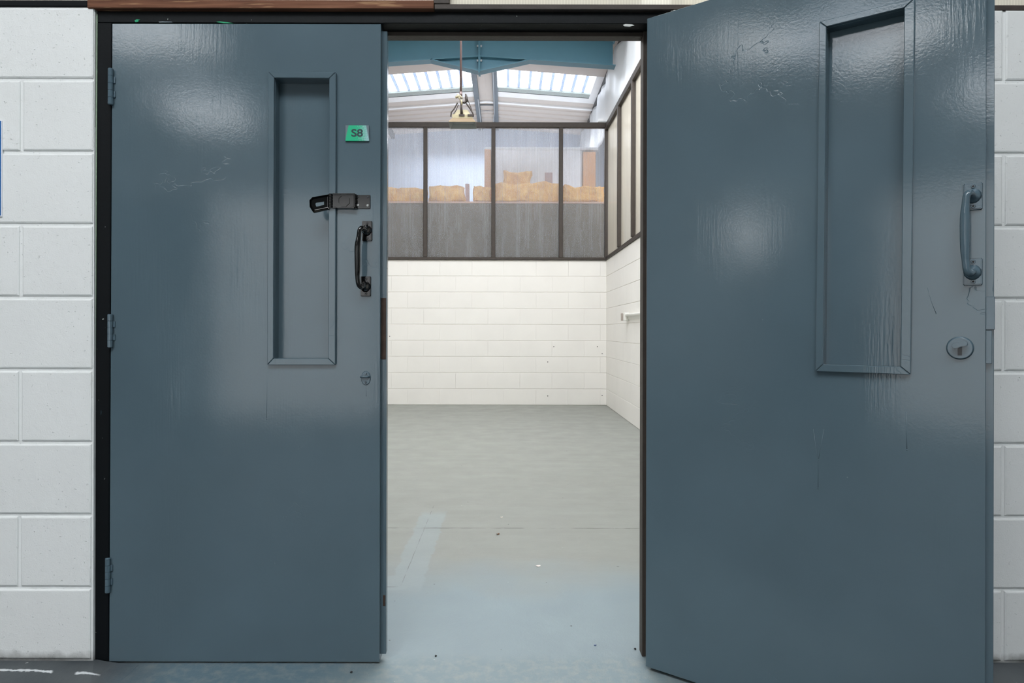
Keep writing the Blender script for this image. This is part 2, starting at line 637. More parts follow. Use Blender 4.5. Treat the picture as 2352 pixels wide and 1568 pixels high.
def block_mesh(w, h, d, mat):
    """one painted block, face towards -y, soft front edge (18 faces)"""
    e, g = (0.005, 0.0045) if mat == 'block_cool' else (0.0035, 0.0022)
    gx = g if mat == 'block_cool' else 0.0002
    ex = e if mat == 'block_cool' else 0.0008
    x0, x1, z0, z1 = gx, w - gx, g, h - g
    out = [(x0, 0.012 * 0.5, z0), (x1, 0.006, z0), (x1, 0.006, z1), (x0, 0.006, z1)]
    mid = [(x0 + ex * 0.25, 0.0018, z0 + e * 0.25), (x1 - ex * 0.25, 0.0018, z0 + e * 0.25), (x1 - ex * 0.25, 0.0018, z1 - e * 0.25), (x0 + ex * 0.25, 0.0018, z1 - e * 0.25)]
    fr = [(x0 + ex, 0, z0 + e), (x1 - ex, 0, z0 + e), (x1 - ex, 0, z1 - e), (x0 + ex, 0, z1 - e)]
    bk = [(x0, d, z0), (x1, d, z0), (x1, d, z1), (x0, d, z1)]
    V = fr + mid + out + bk
    Fs = [(0, 1, 2, 3), (15, 14, 13, 12)]
    for r in range(3):
        for i in range(4):
            a, b = r * 4 + i, r * 4 + (i + 1) % 4
            Fs.append((a, b, b + 4, a + 4))
    return mesh('block', V, Fs, mat)


_bm_cache = {}


def block(parent, x, y, z, w, h, mat, rotz=0.0, d=0.03):
    k = (round(w, 3), round(h, 3), mat)
    if k not in _bm_cache:
        _bm_cache[k] = block_mesh(w, h, d, mat)
    o = obj('block', _bm_cache[k], parent, (x, y, z), (0, 0, rotz))
    return o


def row_blocks(a, b, joint):
    """split [a,b] at joint + k*BL"""
    k = math.ceil((a - joint) / BL - 1e-6)
    xs = [a]
    x = joint + k * BL
    while x < b - 0.03:
        if x > a + 0.03:
            xs.append(x)
        x += BL
    xs.append(b)
    return list(zip(xs[:-1], xs[1:]))


XL_END = PX(214, YW)
wfl = tag(bxo('wall_front', (-4.6, XL_END - 0.001, YW + 0.005, YW + 0.10, 0.0, Z0 + 9 * CO), 'block_cool'),
          'white painted block wall beside the closed blue door, blue sign at its edge', 'wall', 'structure')
for r in range(9):
    zb = Z0 + (8 - r) * CO
    sh = LEAN * (zb + CO / 2 - 1.0)
    je = PX(46, YW)
    for a, b in row_blocks(-3.3, XL_END, je if r % 2 else je - 0.225):
        block(wfl, a + sh, YW, zb, b - a, CO, 'block_cool')
def fillet(par, xa, xb):
    prof = [(2.04, 0.0), (2.04, 0.0155), (2.024, 0.013), (1.93, 0.0005), (1.93, 0.0)]
    V = []
    for x, k in ((xa, 1.0), (xb, 1.0), (xb + 0.05, 0.45), (xb + 0.13, 0.03)):
        V += [(x, y, z * k) for y, z in prof]
    Fs = [(0, 1, 2, 3, 4), (19, 18, 17, 16, 15)]
    for s_ in range(3):
        for i in range(5):
            j = (i + 1) % 5
            Fs.append((s_ * 5 + i, s_ * 5 + j, s_ * 5 + 5 + j, s_ * 5 + 5 + i))
    obj('cement_fillet', mesh('cement_fillet', V, Fs, 'floor'), par)


fillet(wfl, -4.6, XL_END + 0.008)
XR0 = 0.512
wfr = tag(bxo('wall_front', (XR0, 4.6, YW + 0.005, YW + 0.10, 0.0, Z0 + 9 * CO), 'block_cool'),
          'white painted block wall behind the wide open blue door', 'wall', 'structure')
for r in range(9):
    zb = Z0 + (8 - r) * CO
    je = PX(2306, YW)
    for a, b in row_blocks(XR0, 3.3, je if r % 2 == 0 else je - 0.225):
        block(wfr, a, YW, zb, b - a, CO, 'block_cool')

fillet(wfr, 0.9, 4.6)
# back and side walls of the unit
DB = 9.22
XR = PX(1393, DB)
XLW = -2.32
ZT = 2.032
COB = ZT / 9
wb = tag(bxo('wall_back', (XLW - 0.1, XR + 0.1, DB + 0.003, DB + 0.10, 0, ZT), 'block_warm'),
         'low cream white block wall across the far end of the empty unit', 'wall', 'structure')
jb = PX(1010, DB)
for px, py in ((1272, 796), (1372, 796), (1383, 812), (1258, 831), (1258, 909), (1383, 908), (895, 772)):
    q_ = P(px, py, DB - 0.0034)
    obj('plug_hole', mesh('plug_hole', *disc(0, 0, 0.007, 0.007, -0.001, 0.002, 8), 'grit'), wb, q_)
for r in range(9):
    for a, b in row_blocks(XLW, XR, jb if r % 2 == 0 else jb - 0.225):
        block(wb, a, DB - 0.003, r * COB, b - a, COB, 'block_warm', 0, 0.02)
wr = tag(bxo('wall_right', (XR + 0.003, XR + 0.10, 2.14, DB, 0, ZT), 'block_warm'),
         'cream white block side wall carrying the short white rail', 'wall', 'structure')
for r in range(9):
    for a, b in row_blocks(2.15, DB, DB - 0.2 if r % 2 == 0 else DB - 0.425):
        block(wr, XR - 0.003, b, r * COB, b - a, COB, 'block_warm', -PI / 2, 0.02)
wl = tag(bxo('wall_left', (XLW - 0.1, XLW - 0.003, 2.14, DB, 0, ZT), 'block_warm'),
         'cream white side wall hidden behind the closed door', 'wall', 'structure')
for r in range(9):
    for a, b in row_blocks(4.2, DB, DB - 0.2 if r % 2 == 0 else DB - 0.425):
        block(wl, XLW + 0.003, a, r * COB, b - a, COB, 'block_warm', PI / 2, 0.02)

# floor
fl = tag(bxo('floor', (-9, 8, -9, 13.15, -0.12, 0.0), 'floor'), 'painted concrete floor, grey inside the unit and worn blue at the doors', 'floor', 'structure')

# building shell (mostly outside the frame)
for nm, b, lab in (('wall_rear', (-9, 8, 13.15, 13.25, 0, 5.4), 'pale rear wall of the building seen through the clear sheets'),
                   ('wall_aisle', (-9, 8, -9.1, -9, 0, 5.4), 'far wall of the aisle behind the viewpoint'),
                   ('wall_west', (-9.1, -9, -9, 13.15, 0, 5.4), 'end wall of the building along the aisle, west'),
                   ('wall_east', (8, 8.1, -9, 13.15, 0, 5.4), 'end wall of the building along the aisle, east')):
    tag(bxo(nm, b, 'rear_wall' if nm == 'wall_rear' else 'shell'), lab, 'wall', 'structure')
# opposite side of the aisle (seen only as reflections in the gloss paint)
op = tag(bxo('wall_opposite', (-4.8, 8, -2.6, -2.5, 0, 2.36), 'block_cool'), 'white block wall across the aisle, out of frame', 'wall', 'structure')
for k, (a, b) in enumerate(((-4.75, -2.92), (-2.91, -1.25), (1.6, 3.3))):
    tag(bxo('door_%d' % (k + 3), (a, b, -2.5, -2.46, 0.0, (2.36, 2.36, 2.0)[k]), ('aisle_dark', 'white_trim', 'aisle_dark')[k]), ['west dark blue double doors across the aisle', 'pale roller door added across the aisle for reflections', 'east dark blue double doors across the aisle'][k], 'door', 'structure')  # the pale roller door is an unseen addition behind the low reflection lamp

# ------------------------------------------------------------------ CEILING
RX, SL, HR = -0.345, 0.0755, 5.10
RE = 1.52            # right edge of the visible bay
LE = -2.21


def rz(x):
    return HR - SL * abs(x - RX)


ceil = empty('ceiling', (0, 0, 0))
tag(ceil, 'pale pitched roof lining with bright rooflights above the unit', 'ceiling', 'structure')


def slope_panel(name, xa, xb, ya, yb, mat, dz=0.0, th=0.04, mi=None):
    v = [(xa, ya, rz(xa) + dz), (xb, ya, rz(xb) + dz), (xb, yb, rz(xb) + dz), (xa, yb, rz(xa) + dz)]
    return obj(name, mesh(name, *prism(v, [(a, b, c + th) for a, b, c in v]), mat), ceil)


SK0, SK1 = 10.15, 10.93
for sgn, xa, xb in ((1, RX, RE), (-1, LE, RX)):
    slope_panel('ceiling_panel', xa, xb, 2.1, 4.0, 'ceiling')
    slope_panel('ceiling_panel', xa, xb, 7.2, SK0, 'ceiling')
    # lap line in front of the rooflight
    slope_panel('lap_strip', xa, xb, 9.60, 9.66, 'white_trim', -0.012, 0.012)
    # rooflight surrounds
    inner = (RX + 0.2, RE - 0.12) if sgn > 0 else (LE + 0.12, RX - 0.2)
    # galvanised sill, dark line, white upstand, strip, bright lip
    slope_panel('rooflight_sill', inner[0], inner[1], SK1, SK1 + 0.16, 'rust_sill', 0.0, 0.03)
    slope_panel('gasket', inner[0], inner[1], SK1 + 0.16, SK1 + 0.19, 'dark_steel', 0.004, 0.03)
    slope_panel('upstand', xa, xb, SK1 + 0.19, SK1 + 0.42, 'white_trim', 0.0, 0.03)
    slope_panel('ceiling_panel', xa, xb, SK1 + 0.42, SK1 + 0.62, 'ceiling', 0.0, 0.03)
    slope_panel('lip', xa, xb, SK1 + 0.62, SK1 + 0.70, 'white_trim', -0.03, 0.05)
    # ribbed liner sheet beyond
    pr = []
    y = SK1 + 0.70
    while y < 13.1:
        pr += [(y, 0.0), (y + 0.15, 0.0), (y + 0.165, -0.022), (y + 0.215, -0.022), (y + 0.23, 0.0)]
        y += 0.23
    V, Fs = [], []
    for (yy, dz) in pr:
        V += [(xa, yy, rz(xa) + dz), (xb, yy, rz(xb) + dz)]
    for i in range(len(pr) - 1):
        Fs.append((2 * i, 2 * i + 1, 2 * i + 3, 2 * i + 2))
    k = len(V)
    V += [(xa, pr[0][0], rz(xa) + 0.05), (xb, pr[0][0], rz(xb) + 0.05), (xa, pr[-1][0], rz(xa) + 0.05), (xb, pr[-1][0], rz(xb) + 0.05)]
    Fs.append((k, k + 1, k + 3, k + 2))
    obj('ribbed_liner', mesh('ribbed_liner', V, Fs, 'ceiling'), ceil)
    # rooflight sheets between ribs, plus rib overlaps
    step = 0.178
    edge = RX + sgn * 0.2
    xs = edge
    while abs(xs - RX) < 1.86 - 0.02:
        xe = xs + sgn * step
        lo, hi = min(xs, xe), max(xs, xe)
        lo, hi = max(lo, LE), min(hi, RE)
        slope_panel('rooflight_sheet', lo, hi - 0.0, SK0, SK1 + 0.02, 'rooflight', 0.06, 0.003)
        xr = xe
        if LE + 0.05 < xr < RE - 0.05:
            slope_panel('rib', xr - 0.02, xr + 0.02, SK0, SK1 + 0.02, 'rooflight_rib', 0.035, 0.02)
        xs = xe
    for (ya, yb) in ((4.0, 7.2),):
        slope_panel('rooflight_sheet', xa, xb, ya, yb, 'rooflight', 0.06, 0.003)  # assumed rooflight over the unit, out of view
    # white reveal at the outer edge of the rooflight
    ex = (RE - 0.12, RE) if sgn > 0 else (LE, LE + 0.12)
    slope_panel('reveal', ex[0], ex[1], SK0, SK1 + 0.19, 'white_trim', 0.0, 0.05)
# ridge strip and the two grey ridge members, dark edge members
slope_panel('ridge_lining', RX - 0.2, RX, 8.9, 13.1, 'ceiling', -0.004, 0.02)
slope_panel('ridge_lining', RX, RX + 0.2, 8.9, 13.1, 'ceiling', -0.004, 0.02)
for x0, x1 in ((-0.545, -0.462), (-0.222, -0.140)):
    bxo('ridge_member', (x0, x1, 8.86, 13.1, HR - 0.07, HR - 0.01), 'steel_grey', ceil, 0.004)
for yy in (11.75, 12.05):
    bxo('cross_strap', (-0.46, -0.225, yy, yy + 0.02, HR - 0.03, HR - 0.012), 'steel_grey', ceil)
bxo('edge_member', (RE, RE + 0.07, 2.1, 13.1, 4.86, 4.99), 'dark_steel', ceil)
bxo('edge_member', (LE - 0.07, LE, 2.1, 13.1, 4.86, 4.99), 'dark_steel', ceil)
v, f = tube([(-0.475, 11.2, 4.98), (-0.475, 13.0, 4.98)], 0.008, 6)
obj('conduit', mesh('conduit', v, f, 'conduit'), ceil)
v, f = tube([(-0.20, 10.0, 5.0), (-0.21, 11.9, 5.0), (-0.27, 13.0, 4.99)], 0.007, 6)
obj('conduit', mesh('conduit', v, f, 'conduit'), ceil)
# flat lining outside the visible bay, with openings for the other, assumed rooflights


def flat(x0, x1, y0, y1, holes, z=4.88):
    xs = sorted({x0, x1} | {h[i] for h in holes for i in (0, 1)})
    ys = sorted({y0, y1} | {h[i] for h in holes for i in (2, 3)})
    parts = []
    for a, b in zip(xs[:-1], xs[1:]):
        for c, d in zip(ys[:-1], ys[1:]):
            if any(h[0] <= a and b <= h[1] and h[2] <= c and d <= h[3] for h in holes):
                continue
            parts.append(box(a, b, c, d, z, z + 0.04))
    obj('ceiling_panel', mesh('ceiling_panel', *join(*parts), 'ceiling'), ceil)
    for h in holes:
        bxo('rooflight_sheet', (h[0], h[1], h[2], h[3], z + 0.04, z + 0.045), 'rooflight', ceil)


flat(RE + 0.07, 8, 2.1, 13.15, [(2.4, 4.8, 5.0, 9.0)])
flat(-9, LE - 0.07, 2.1, 13.15, [])
flat(-9, 8, -9, 2.1, [(-5.4, -3.8, -4.3, -2.9), (-5.8, -4.4, -7.9, -6.5), (-2.4, 1.2, -2.4, -0.8), (2.7, 4.5, -3.4, -1.8)])

# ------------------------------------------------------------------ DOOR FRAME
YD = 2.045
HX = PX(254, YD)               # hinge edge of the closed leaf
JR = HX + 2 * 0.8396           # opening's right side
ZH = 1.9935
fr = empty('trim_1', (HX, YD, 0))
tag(fr, 'scuffed black timber frame around the pair of blue doors', 'door frame', 'structure')


def wpart(name, vf, mat, parent, bev=0.0, smooth=False, lean=0.0, seg=1):
    """geometry given in world coordinates, stored relative to a non-rotated parent"""
    v, f = vf
    L = parent.location
    v = [(a - L[0] + lean * (c - 1.0), b - L[1], c - L[2]) for a, b, c in v]
    return obj(name, mesh(name, v, f, mat, smooth, bev, seg), parent)


wpart('jamb', box(PX(219, YD), HX - 0.002, YD, 2.14, 0.0, ZH), 'frame', fr, 0.0015, lean=LEAN)
wpart('jamb', box(JR + 0.002, XR0 - 0.002, YD + 0.004, 2.14, 0.0, ZH), 'frame', fr, 0.0015)
wpart('head', box(PX(219, YD) + 0.003, XR0 - 0.002, YD, 2.14, ZH, 2.029), 'frame', fr, 0.0015)
wpart('stop', box(HX + 0.014, JR - 0.013, 2.103, 2.14, ZH - 0.013, ZH), 'frame_brown', fr, 0.001)
wpart('stop', box(HX, HX + 0.013, 2.103, 2.14, 0.0, ZH), 'frame', fr, 0.001)
wpart('stop', box(JR - 0.013, JR + 0.002, 2.097, 2.14, 0.0, ZH - 0.0), 'frame_brown', fr, 0.001)
wpart('caulk_bead', box(XL_END - 0.003, PX(218.5, YD), YW + 0.006, YW + 0.03, 0.012, 2.03), 'caulk', fr, 0.002, lean=LEAN)
wpart('paint_line', box(PX(218.5, YD), PX(220.3, YD), YD - 0.0012, YD + 0.01, 0.012, 2.02), 'paint_green', fr, 0.0004, lean=LEAN)

# ------------------------------------------------------------------ partition above the front wall
w1 = empty('window_1', (0, 2.06, 2.03))
tag(w1, 'fluted translucent sheets in timber rails above the doors', 'partition', 'structure')
zt = PZ(2, YW)
wpart('rail', box(-3.4, PX(199, YW), YW, 2.10, Z0 + 9 * CO + 0.001, PZ(2, YW)), 'frame', w1, 0.002)
wpart('rail', box(PX(200, YW), PX(995, YW), YW - 0.004, 2.10, 2.0295, PZ(2, YW)), 'timber_brown', w1, 0.002)
wpart('rail', box(PX(996, YW), 2.6, YW, 2.10, 2.0295, PZ(9, YW)), 'frame_brown', w1, 0.002)
wpart('rail', box(-3.4, 2.6, 2.03, 2.10, 3.84, 3.93), 'frame_brown', w1, 0.002)
for px in (993,):
    wpart('post', box(PX(994, YW), PX(1031, YW), YW - 0.001, 2.10, PZ(9, YW), 3.84), 'frame_brown', w1, 0.002)
for a, b in ((-3.4, -2.3), (-2.26, -1.28), (-1.24, PX(994, YW)), (PX(1031, YW), 0.88), (0.93, 2.6)):
    z0 = PZ(2, YW) if b < 0 else PZ(9, YW)
    wpart('pane', box(a, b, 2.052, 2.058, z0, 3.84), 'pane_front', w1)
for a in (-2.3, -1.28, 0.88):
    wpart('post', box(a, a + 0.045, 2.035, 2.10, 2.07, 3.84), 'frame_brown', w1, 0.002)

# ------------------------------------------------------------------ partition on the back wall
w2 = empty('window_2', (0, DB, ZT))
tag(w2, 'clear fluted sheets in dark timber bars above the far wall', 'partition', 'structure')
zb0, zb1 = PZ(599, DB), PZ(591, DB)
ztop0, ztop1 = PZ(293, DB), PZ(282, DB)
wpart('rail', box(XLW, XR, DB - 0.03, DB + 0.05, ZT, zb1), 'frame_brown', w2, 0.004)
wpart('rail', box(XLW, XR + 0.03, DB - 0.03, DB + 0.05, ztop0, ztop1), 'frame_brown', w2, 0.004)
posts = [(1388, 1397), (1283, 1292), (1128, 1137), (972, 981), (816, 825), (740, 749)]
for a, b in posts:
    wpart('post', box(PX(a, DB), PX(b, DB), DB - 0.025, DB + 0.045, zb1, ztop0), 'frame_brown', w2, 0.004)
for (a0, a1), (b0, b1) in zip(posts[:-1], posts[1:]):
    wpart('pane', box(PX(b1, DB), PX(a0, DB), DB + 0.008, DB + 0.014, zb1, ztop0), 'pane_back', w2)

# ------------------------------------------------------------------ partition on the right wall
w3 = empty('window_3', (XR, 6, ZT))
tag(w3, 'yellowed fluted sheets in dark timber bars above the side wall', 'partition', 'structure')


def zr(y):            # the rail is a little out of level
    return 3.93 - (DB - y) * 0.032


def bar_x(y0, y1, za0, za1, zb0_, zb1_, x0, x1):
    a = [(x0, y0, za0), (x1, y0, za0), (x1, y0, za1), (x0, y0, za1)]
    b = [(x0, y1, zb0_), (x1, y1, zb0_), (x1, y1, zb1_), (x0, y1, zb1_)]
    return prism(a, b)


wpart('rail', bar_x(2.15, DB - 0.03, zr(2.15) - 0.075, zr(2.15), zr(DB) - 0.075, zr(DB), XR - 0.03, XR + 0.05), 'frame_brown', w3, 0.004)
wpart('rail', bar_x(2.15, DB - 0.03, ZT, ZT + 0.045, ZT, ZT + 0.045, XR - 0.02, XR + 0.05), 'frame_brown', w3, 0.004)
ys = [DB - 0.03]
for px in (1420, 1452):
    ys.append((XR - 0.02) * F / (px - CX))
while ys[-1] > 3.2:
    ys.append(ys[-1] - 0.93)
for y in ys[1:]:
    wpart('post', box(XR - 0.035, XR + 0.045, y - 0.03, y + 0.03, ZT + 0.045, zr(y) - 0.07), 'frame_brown', w3, 0.004)
for a, b in zip(ys[1:], ys[:-1]):
    wpart('pane', bar_x(a + 0.03, b - 0.03, ZT + 0.045, zr(a) - 0.073, ZT + 0.045, zr(b) - 0.073, XR + 0.008, XR + 0.014), 'pane_side', w3)
# left partition (out of sight)
w4 = tag(bxo('window_4', (XLW - 0.02, XLW - 0.012, 2.14, DB, ZT, 3.9), 'pane_side'), 'fluted sheet above the hidden side wall of the unit', 'partition', 'structure')

# ------------------------------------------------------------------ CLOSED DOOR (left leaf)
TH = 0.044


def leaf_geo(u0, u1, z0, z1, hole, th, vmap=None):
    """door leaf with a four-cornered hole; hole = [(u,z) bl, br, tr, tl]; front at v=0, back at v=th"""
    bl, br, tr, tl = hole
    us = [[u0, bl[0], br[0], u1], [u0, bl[0], br[0], u1], [u0, tl[0], tr[0], u1], [u0, tl[0], tr[0], u1]]
    zs = [[z0] * 4, [bl[1], bl[1], br[1], br[1]], [tl[1], tl[1], tr[1], tr[1]], [z1] * 4]
    V = []
    for v in (0.0, th):
        for r in range(4):
            for c in range(4):
                V.append((us[r][c], v, zs[r][c]))
    Fs = []
    for s in (0, 16):
        for r in range(3):
            for c in range(3):
                if r == 1 and c == 1:
                    continue
                i = s + r * 4 + c
                Fs.append((i, i + 1, i + 5, i + 4))
    for a, b in ((5, 6), (6, 10), (10, 9), (9, 5)):
        Fs.append((a, b, b + 16, a + 16))
    ring = [0, 1, 2, 3, 7, 11, 15, 14, 13, 12, 8, 4]
    for i in range(12):
        a, b = ring[i], ring[(i + 1) % 12]
        Fs.append((a, b, b + 16, a + 16))
    return V, Fs


def add_bead(parent, outer, inner, v0, v1, mat='door'):
    """four mitred beads; loops are [bl, br, tr, tl] of (u,z)"""
    for i in range(4):
        j = (i + 1) % 4
        o1, o2, i2, i1 = outer[i], outer[j], inner[j], inner[i]
        c = 0.002
        mx = (o1[0] + o2[0] + i1[0] + i2[0]) / 4
        mz = (o1[1] + o2[1] + i1[1] + i2[1]) / 4
        pts = []
        for p in (o1, o2, i2, i1):
            pts.append(p)
        fr_ = [(p[0] + (mx - p[0]) * 0.0, v0, p[1]) for p in pts]
        # thin chamfer along the outer edge, thin open mitre lines at the ends
        k = 0.0006

        def pull(p, q):
            d = math.hypot(q[0] - p[0], q[1] - p[1])
            return (p[0] + (q[0] - p[0]) * k / d, p[1] + (q[1] - p[1]) * k / d)
        a1, a2, b2, b1 = pull(o1, o2), pull(o2, o1), pull(i2, i1), pull(i1, i2)
        fr_ = [(p[0], v0, p[1]) for p in (a1, a2, b2, b1)]
        bk_ = [(p[0], v1, p[1]) for p in (a1, a2, b2, b1)]
        obj('bead', mesh('bead', *prism(fr_, bk_), mat, False, 0.0015), parent)


d1 = empty('door_1', (HX, YD, 0))
tag(d1, 'closed blue grey door with S8 plate, black pull handle and black hasp', 'door', 'structure')


def L1(px, py, v=0.0):
    p = P(px, py, YD + v)
    return (p[0] - HX, p[2])


o1 = [L1(613.5, 838, -0.012), L1(770, 838, -0.012), L1(771.5, 165, -0.012), L1(615.5, 164, -0.012)]
i1 = [L1(627.5, 823, -0.012), L1(754, 823, -0.012), L1(756, 179.5, -0.012), L1(629.5, 178.5, -0.012)]
DW = 0.8396
DZ0, DZ1 = 0.0066, 1.9905


def lean1(vf):
    v, f = vf
    return [(a + LEAN * (c - 1.0) * max(0.0, 1 - a / DW), b, c) for a, b, c in v], f


lf = obj('leaf', mesh('leaf', *lean1(leaf_geo(0.0, DW - 0.001, DZ0, DZ1, i1, TH)), 'door', False, 0.0012), d1)
v, f = box(DW - 0.002, DW + 0.0155, 0.020, TH, 0.022, DZ1 - 0.013)
obj('rebated_edge', mesh('rebated_edge', v, f, 'door', False, 0.001), d1)
v, f = box(i1[0][0] - 0.01, i1[1][0] + 0.01, 0.036, 0.0425, i1[0][1] - 0.01, i1[2][1] + 0.01)
obj('infill_panel', mesh('infill_panel', v, f, 'door'), d1)
add_bead(d1, o1, i1, -0.012, 0.001)


# dark strike slot and small break-out on the rebated edge
def slot(z0, z1, wob=0.002):
    v, f = box(DW - 0.001, DW + 0.0135, 0.0175, 0.03, z0, z1)
    return obj('strike_slot', mesh('strike_slot', v, f, 'bare_wood', False, 0.001), d1)


a = L1(880, 825, 0.02)[1]
b = L1(880, 684, 0.02)[1]
slot(a, b)['label'] = 'bare dark wood slot cut for the lock'
a, b = L1(880, 1391, 0.02)[1], L1(880, 1366, 0.02)[1]
vv, ff = box(DW + 0.006, DW + 0.0135, 0.018, 0.03, a, b)
obj('broken_edge', mesh('broken_edge', vv, ff, 'bare_wood', False, 0.001), d1)


# hinges: knuckle barrel in five rings plus the leaf edge
def hinge(y0, y1, pxc):
    zc0, zc1 = L1(pxc, y1)[1], L1(pxc, y0)[1]
    uc = L1(pxc, (y0 + y1) / 2)[0]
    h = zc1 - zc0
    parts = []
    for k in range(5):
        a, b = zc0 + h * k / 5 + 0.0006, zc0 + h * (k + 1) / 5 - 0.0006
        parts.append(tube([(uc, -0.0065, a), (uc, -0.0065, b)], 0.0078, 18))
    v, f = join(*parts)
    hg = obj('hinge', mesh('hinge', v, f, 'ironmongery', False), d1)
    v, f = tube([(uc, -0.0065, zc0 - 0.001), (uc, -0.0065, zc1 + 0.001)], 0.0066, 12)
    obj('pin', mesh('pin', v, f, 'ironmongery', True), hg)
    fl_ = join(*[box(uc + 0.003, uc + 0.0125, -0.004, 0.0005, zc0 + h * k / 5 + 0.001, zc0 + h * (k + 1) / 5 - 0.001) for k in (1, 3)])
    obj('flap', mesh('flap', *fl_, 'ironmongery', False, 0.0005), hg)


hinge(160, 242, 257)
hinge(722, 797, 256)
hinge(1280, 1358, 250.5)


# pull handle, cranked; built in (u, v, z) of the given door
def pull_handle(parent, top, bot, grip_du, mat, smat, w=0.033, h=0.063, out=0.05):
    """top/bot: centres (u,z) of the two feet, grip offset sideways by grip_du"""
    hd = empty('pull_handle')
    hd.parent = parent
    hd.location = ((top[0] + bot[0]) / 2, 0, (top[1] + bot[1]) / 2)
    ou, oz = hd.location[0], hd.location[2]
    pr = []
    for (u, z), s in ((top, 1), (bot, -1)):
        u -= ou
        z -= oz
        fr_ = [(u - w / 2 + 0.002, -0.007, z - h / 2 + 0.002), (u + w / 2 - 0.002, -0.007, z - h / 2 + 0.002), (u + w / 2 - 0.002, -0.007, z + h / 2 - 0.002), (u - w / 2 + 0.002, -0.007, z + h / 2 - 0.002)]
        bk_ = [(u - w / 2, 0.0, z - h / 2), (u + w / 2, 0.0, z - h / 2), (u + w / 2, 0.0, z + h / 2), (u - w / 2, 0.0, z + h / 2)]
        ft = obj('foot', mesh('foot', *prism(fr_, bk_), mat, False, 0.0018, 2), hd)
        # flared neck rising from the foot
        nz = z + s * h * 0.02
        n = 16
        rings = []
        for (k, rw, rh, du) in ((0.0, w * 0.46, h * 0.30, 0.0), (0.18, w * 0.36, h * 0.22, -0.04), (0.45, w * 0.24, h * 0.15, -0.14), (0.75, w * 0.2, h * 0.105, -0.26), (1.0, w * 0.17, h * 0.09, -0.36)):
            rings.append([(u + grip_du * -du * 1.0 + rw * math.cos(2 * PI * i / n), -0.006 - (out * 0.62) * k, nz + rh * math.sin(2 * PI * i / n)) for i in range(n)])
        V = [p for rg in rings for p in rg]
        Fs = []
        for r in range(len(rings) - 1):
            for i in range(n):
                Fs.append((r * n + i, r * n + (i + 1) % n, (r + 1) * n + (i + 1) % n, (r + 1) * n + i))
        Fs.append(tuple(range((len(rings) - 1) * n, len(rings) * n)))
        Fs.append(tuple(range(n)))
        obj('neck', mesh('neck', V, Fs, mat, True), hd)
        for dz in (h * 0.36, -h * 0.36):
            v, f = disc(u + 0.001, z + dz, 0.0052, 0.0052, -0.0088, -0.006, 12, 0.0012)
            sc_ = obj('screw', mesh('screw', v, f, mat), hd)
            v, f = disc(u + 0.001, z + dz, 0.0026, 0.0026, -0.0092, -0.0086, 10, 0.0003)
            obj('screw_recess', mesh('screw_recess', v, f, 'grit'), hd)
        pr.append((u, nz))
    (ut, zt_), (ub, zb_) = pr
    g = grip_du
    R = w * 0.2
    c = [(ut - 0.0, -out * 0.42, zt_ + 0.000, R * 0.95), (ut + g * 0.45, -out * 0.82, zt_ + 0.003, R), (ut + g * 0.85, -out * 0.98, zt_ - 0.004, R * 1.0),
         (ut + g * 1.02, -out * 1.02, zt_ - 0.026, R * 1.05), ((ut + ub) / 2 + g * 1.12, -out * 1.06, zt_ * 0.25 + zb_ * 0.0 + zt_ * 0.1, R * 1.3),
         ((ut + ub) / 2 + g * 1.1, -out * 1.06, zb_ * 0.35, R * 1.25),
         (ub + g * 1.02, -out * 1.02, zb_ + 0.028, R * 1.02), (ub + g * 0.85, -out * 0.98, zb_ + 0.005, R), (ub + g * 0.45, -out * 0.82, zb_ - 0.004, R), (ub, -out * 0.42, zb_, R * 0.95)]
    pp, rr = spline(c, 6)
    v, f = tube(pp, rr, 14)
    obj('grip', mesh('grip', v, f, mat, True), hd)
    return hd


hb = pull_handle(d1, L1(843.5, 530.5), L1(840.5, 657.5), -0.0155, 'black', 'screw_dark', 0.0335, 0.0635, 0.046)
hb['label'] = 'gloss black pull handle'

# hasp
hp = empty('hasp')
hp.parent = d1
hu, hz = L1(784, 463)
hp.location = (hu, 0, hz)
hp['label'] = 'gloss black folding hasp'


def LH(px, py, v=0.0):
    a = L1(px, py, v)
    return a[0] - hu, a[1] - hz


x0, z0 = LH(817, 479.5)
x1, z1 = LH(851, 448)
obj('fixing_leaf', mesh('fixing_leaf', *box(x0 - 0.002, x1, -0.0035, 0.0, z0, z1), 'black', False, 0.001), hp)
for (px, py, m) in ((823.5, 453, 'screw_dark'), (845.5, 453.5, 'screw_dark'), (823, 471.5, 'screw'), (845, 472, 'screw')):
    u, z = LH(px, py)
    obj('screw', mesh('screw', *disc(u, z, 0.0042 if m == 'screw' else 0.0034, 0.0042 if m == 'screw' else 0.0034, -0.0055, -0.003, 14, 0.001), m), hp)
x0, z0 = LH(764, 478.5, -0.014)
x1, z1 = LH(816, 445, -0.014)
body = box(x0, x1, -0.016, -0.004, z0 + 0.001, z1)
ribs = join(box(x0, x1, -0.019, -0.015, z1 - 0.004, z1 + 0.001), box(x1 - 0.004, x1, -0.018, -0.012, z0, z1),
            box(x0, x0 + 0.012, -0.018, -0.012, z0, z0 + 0.004), box(x1 - 0.013, x1, -0.018, -0.012, z0, z0 + 0.004))
obj('hasp_body', mesh('hasp_body', *join(body, ribs), 'black', False, 0.001), hp)
ring = []
xm, zm = (x0 + x1) / 2, (z0 + z1) / 2 + 0.001
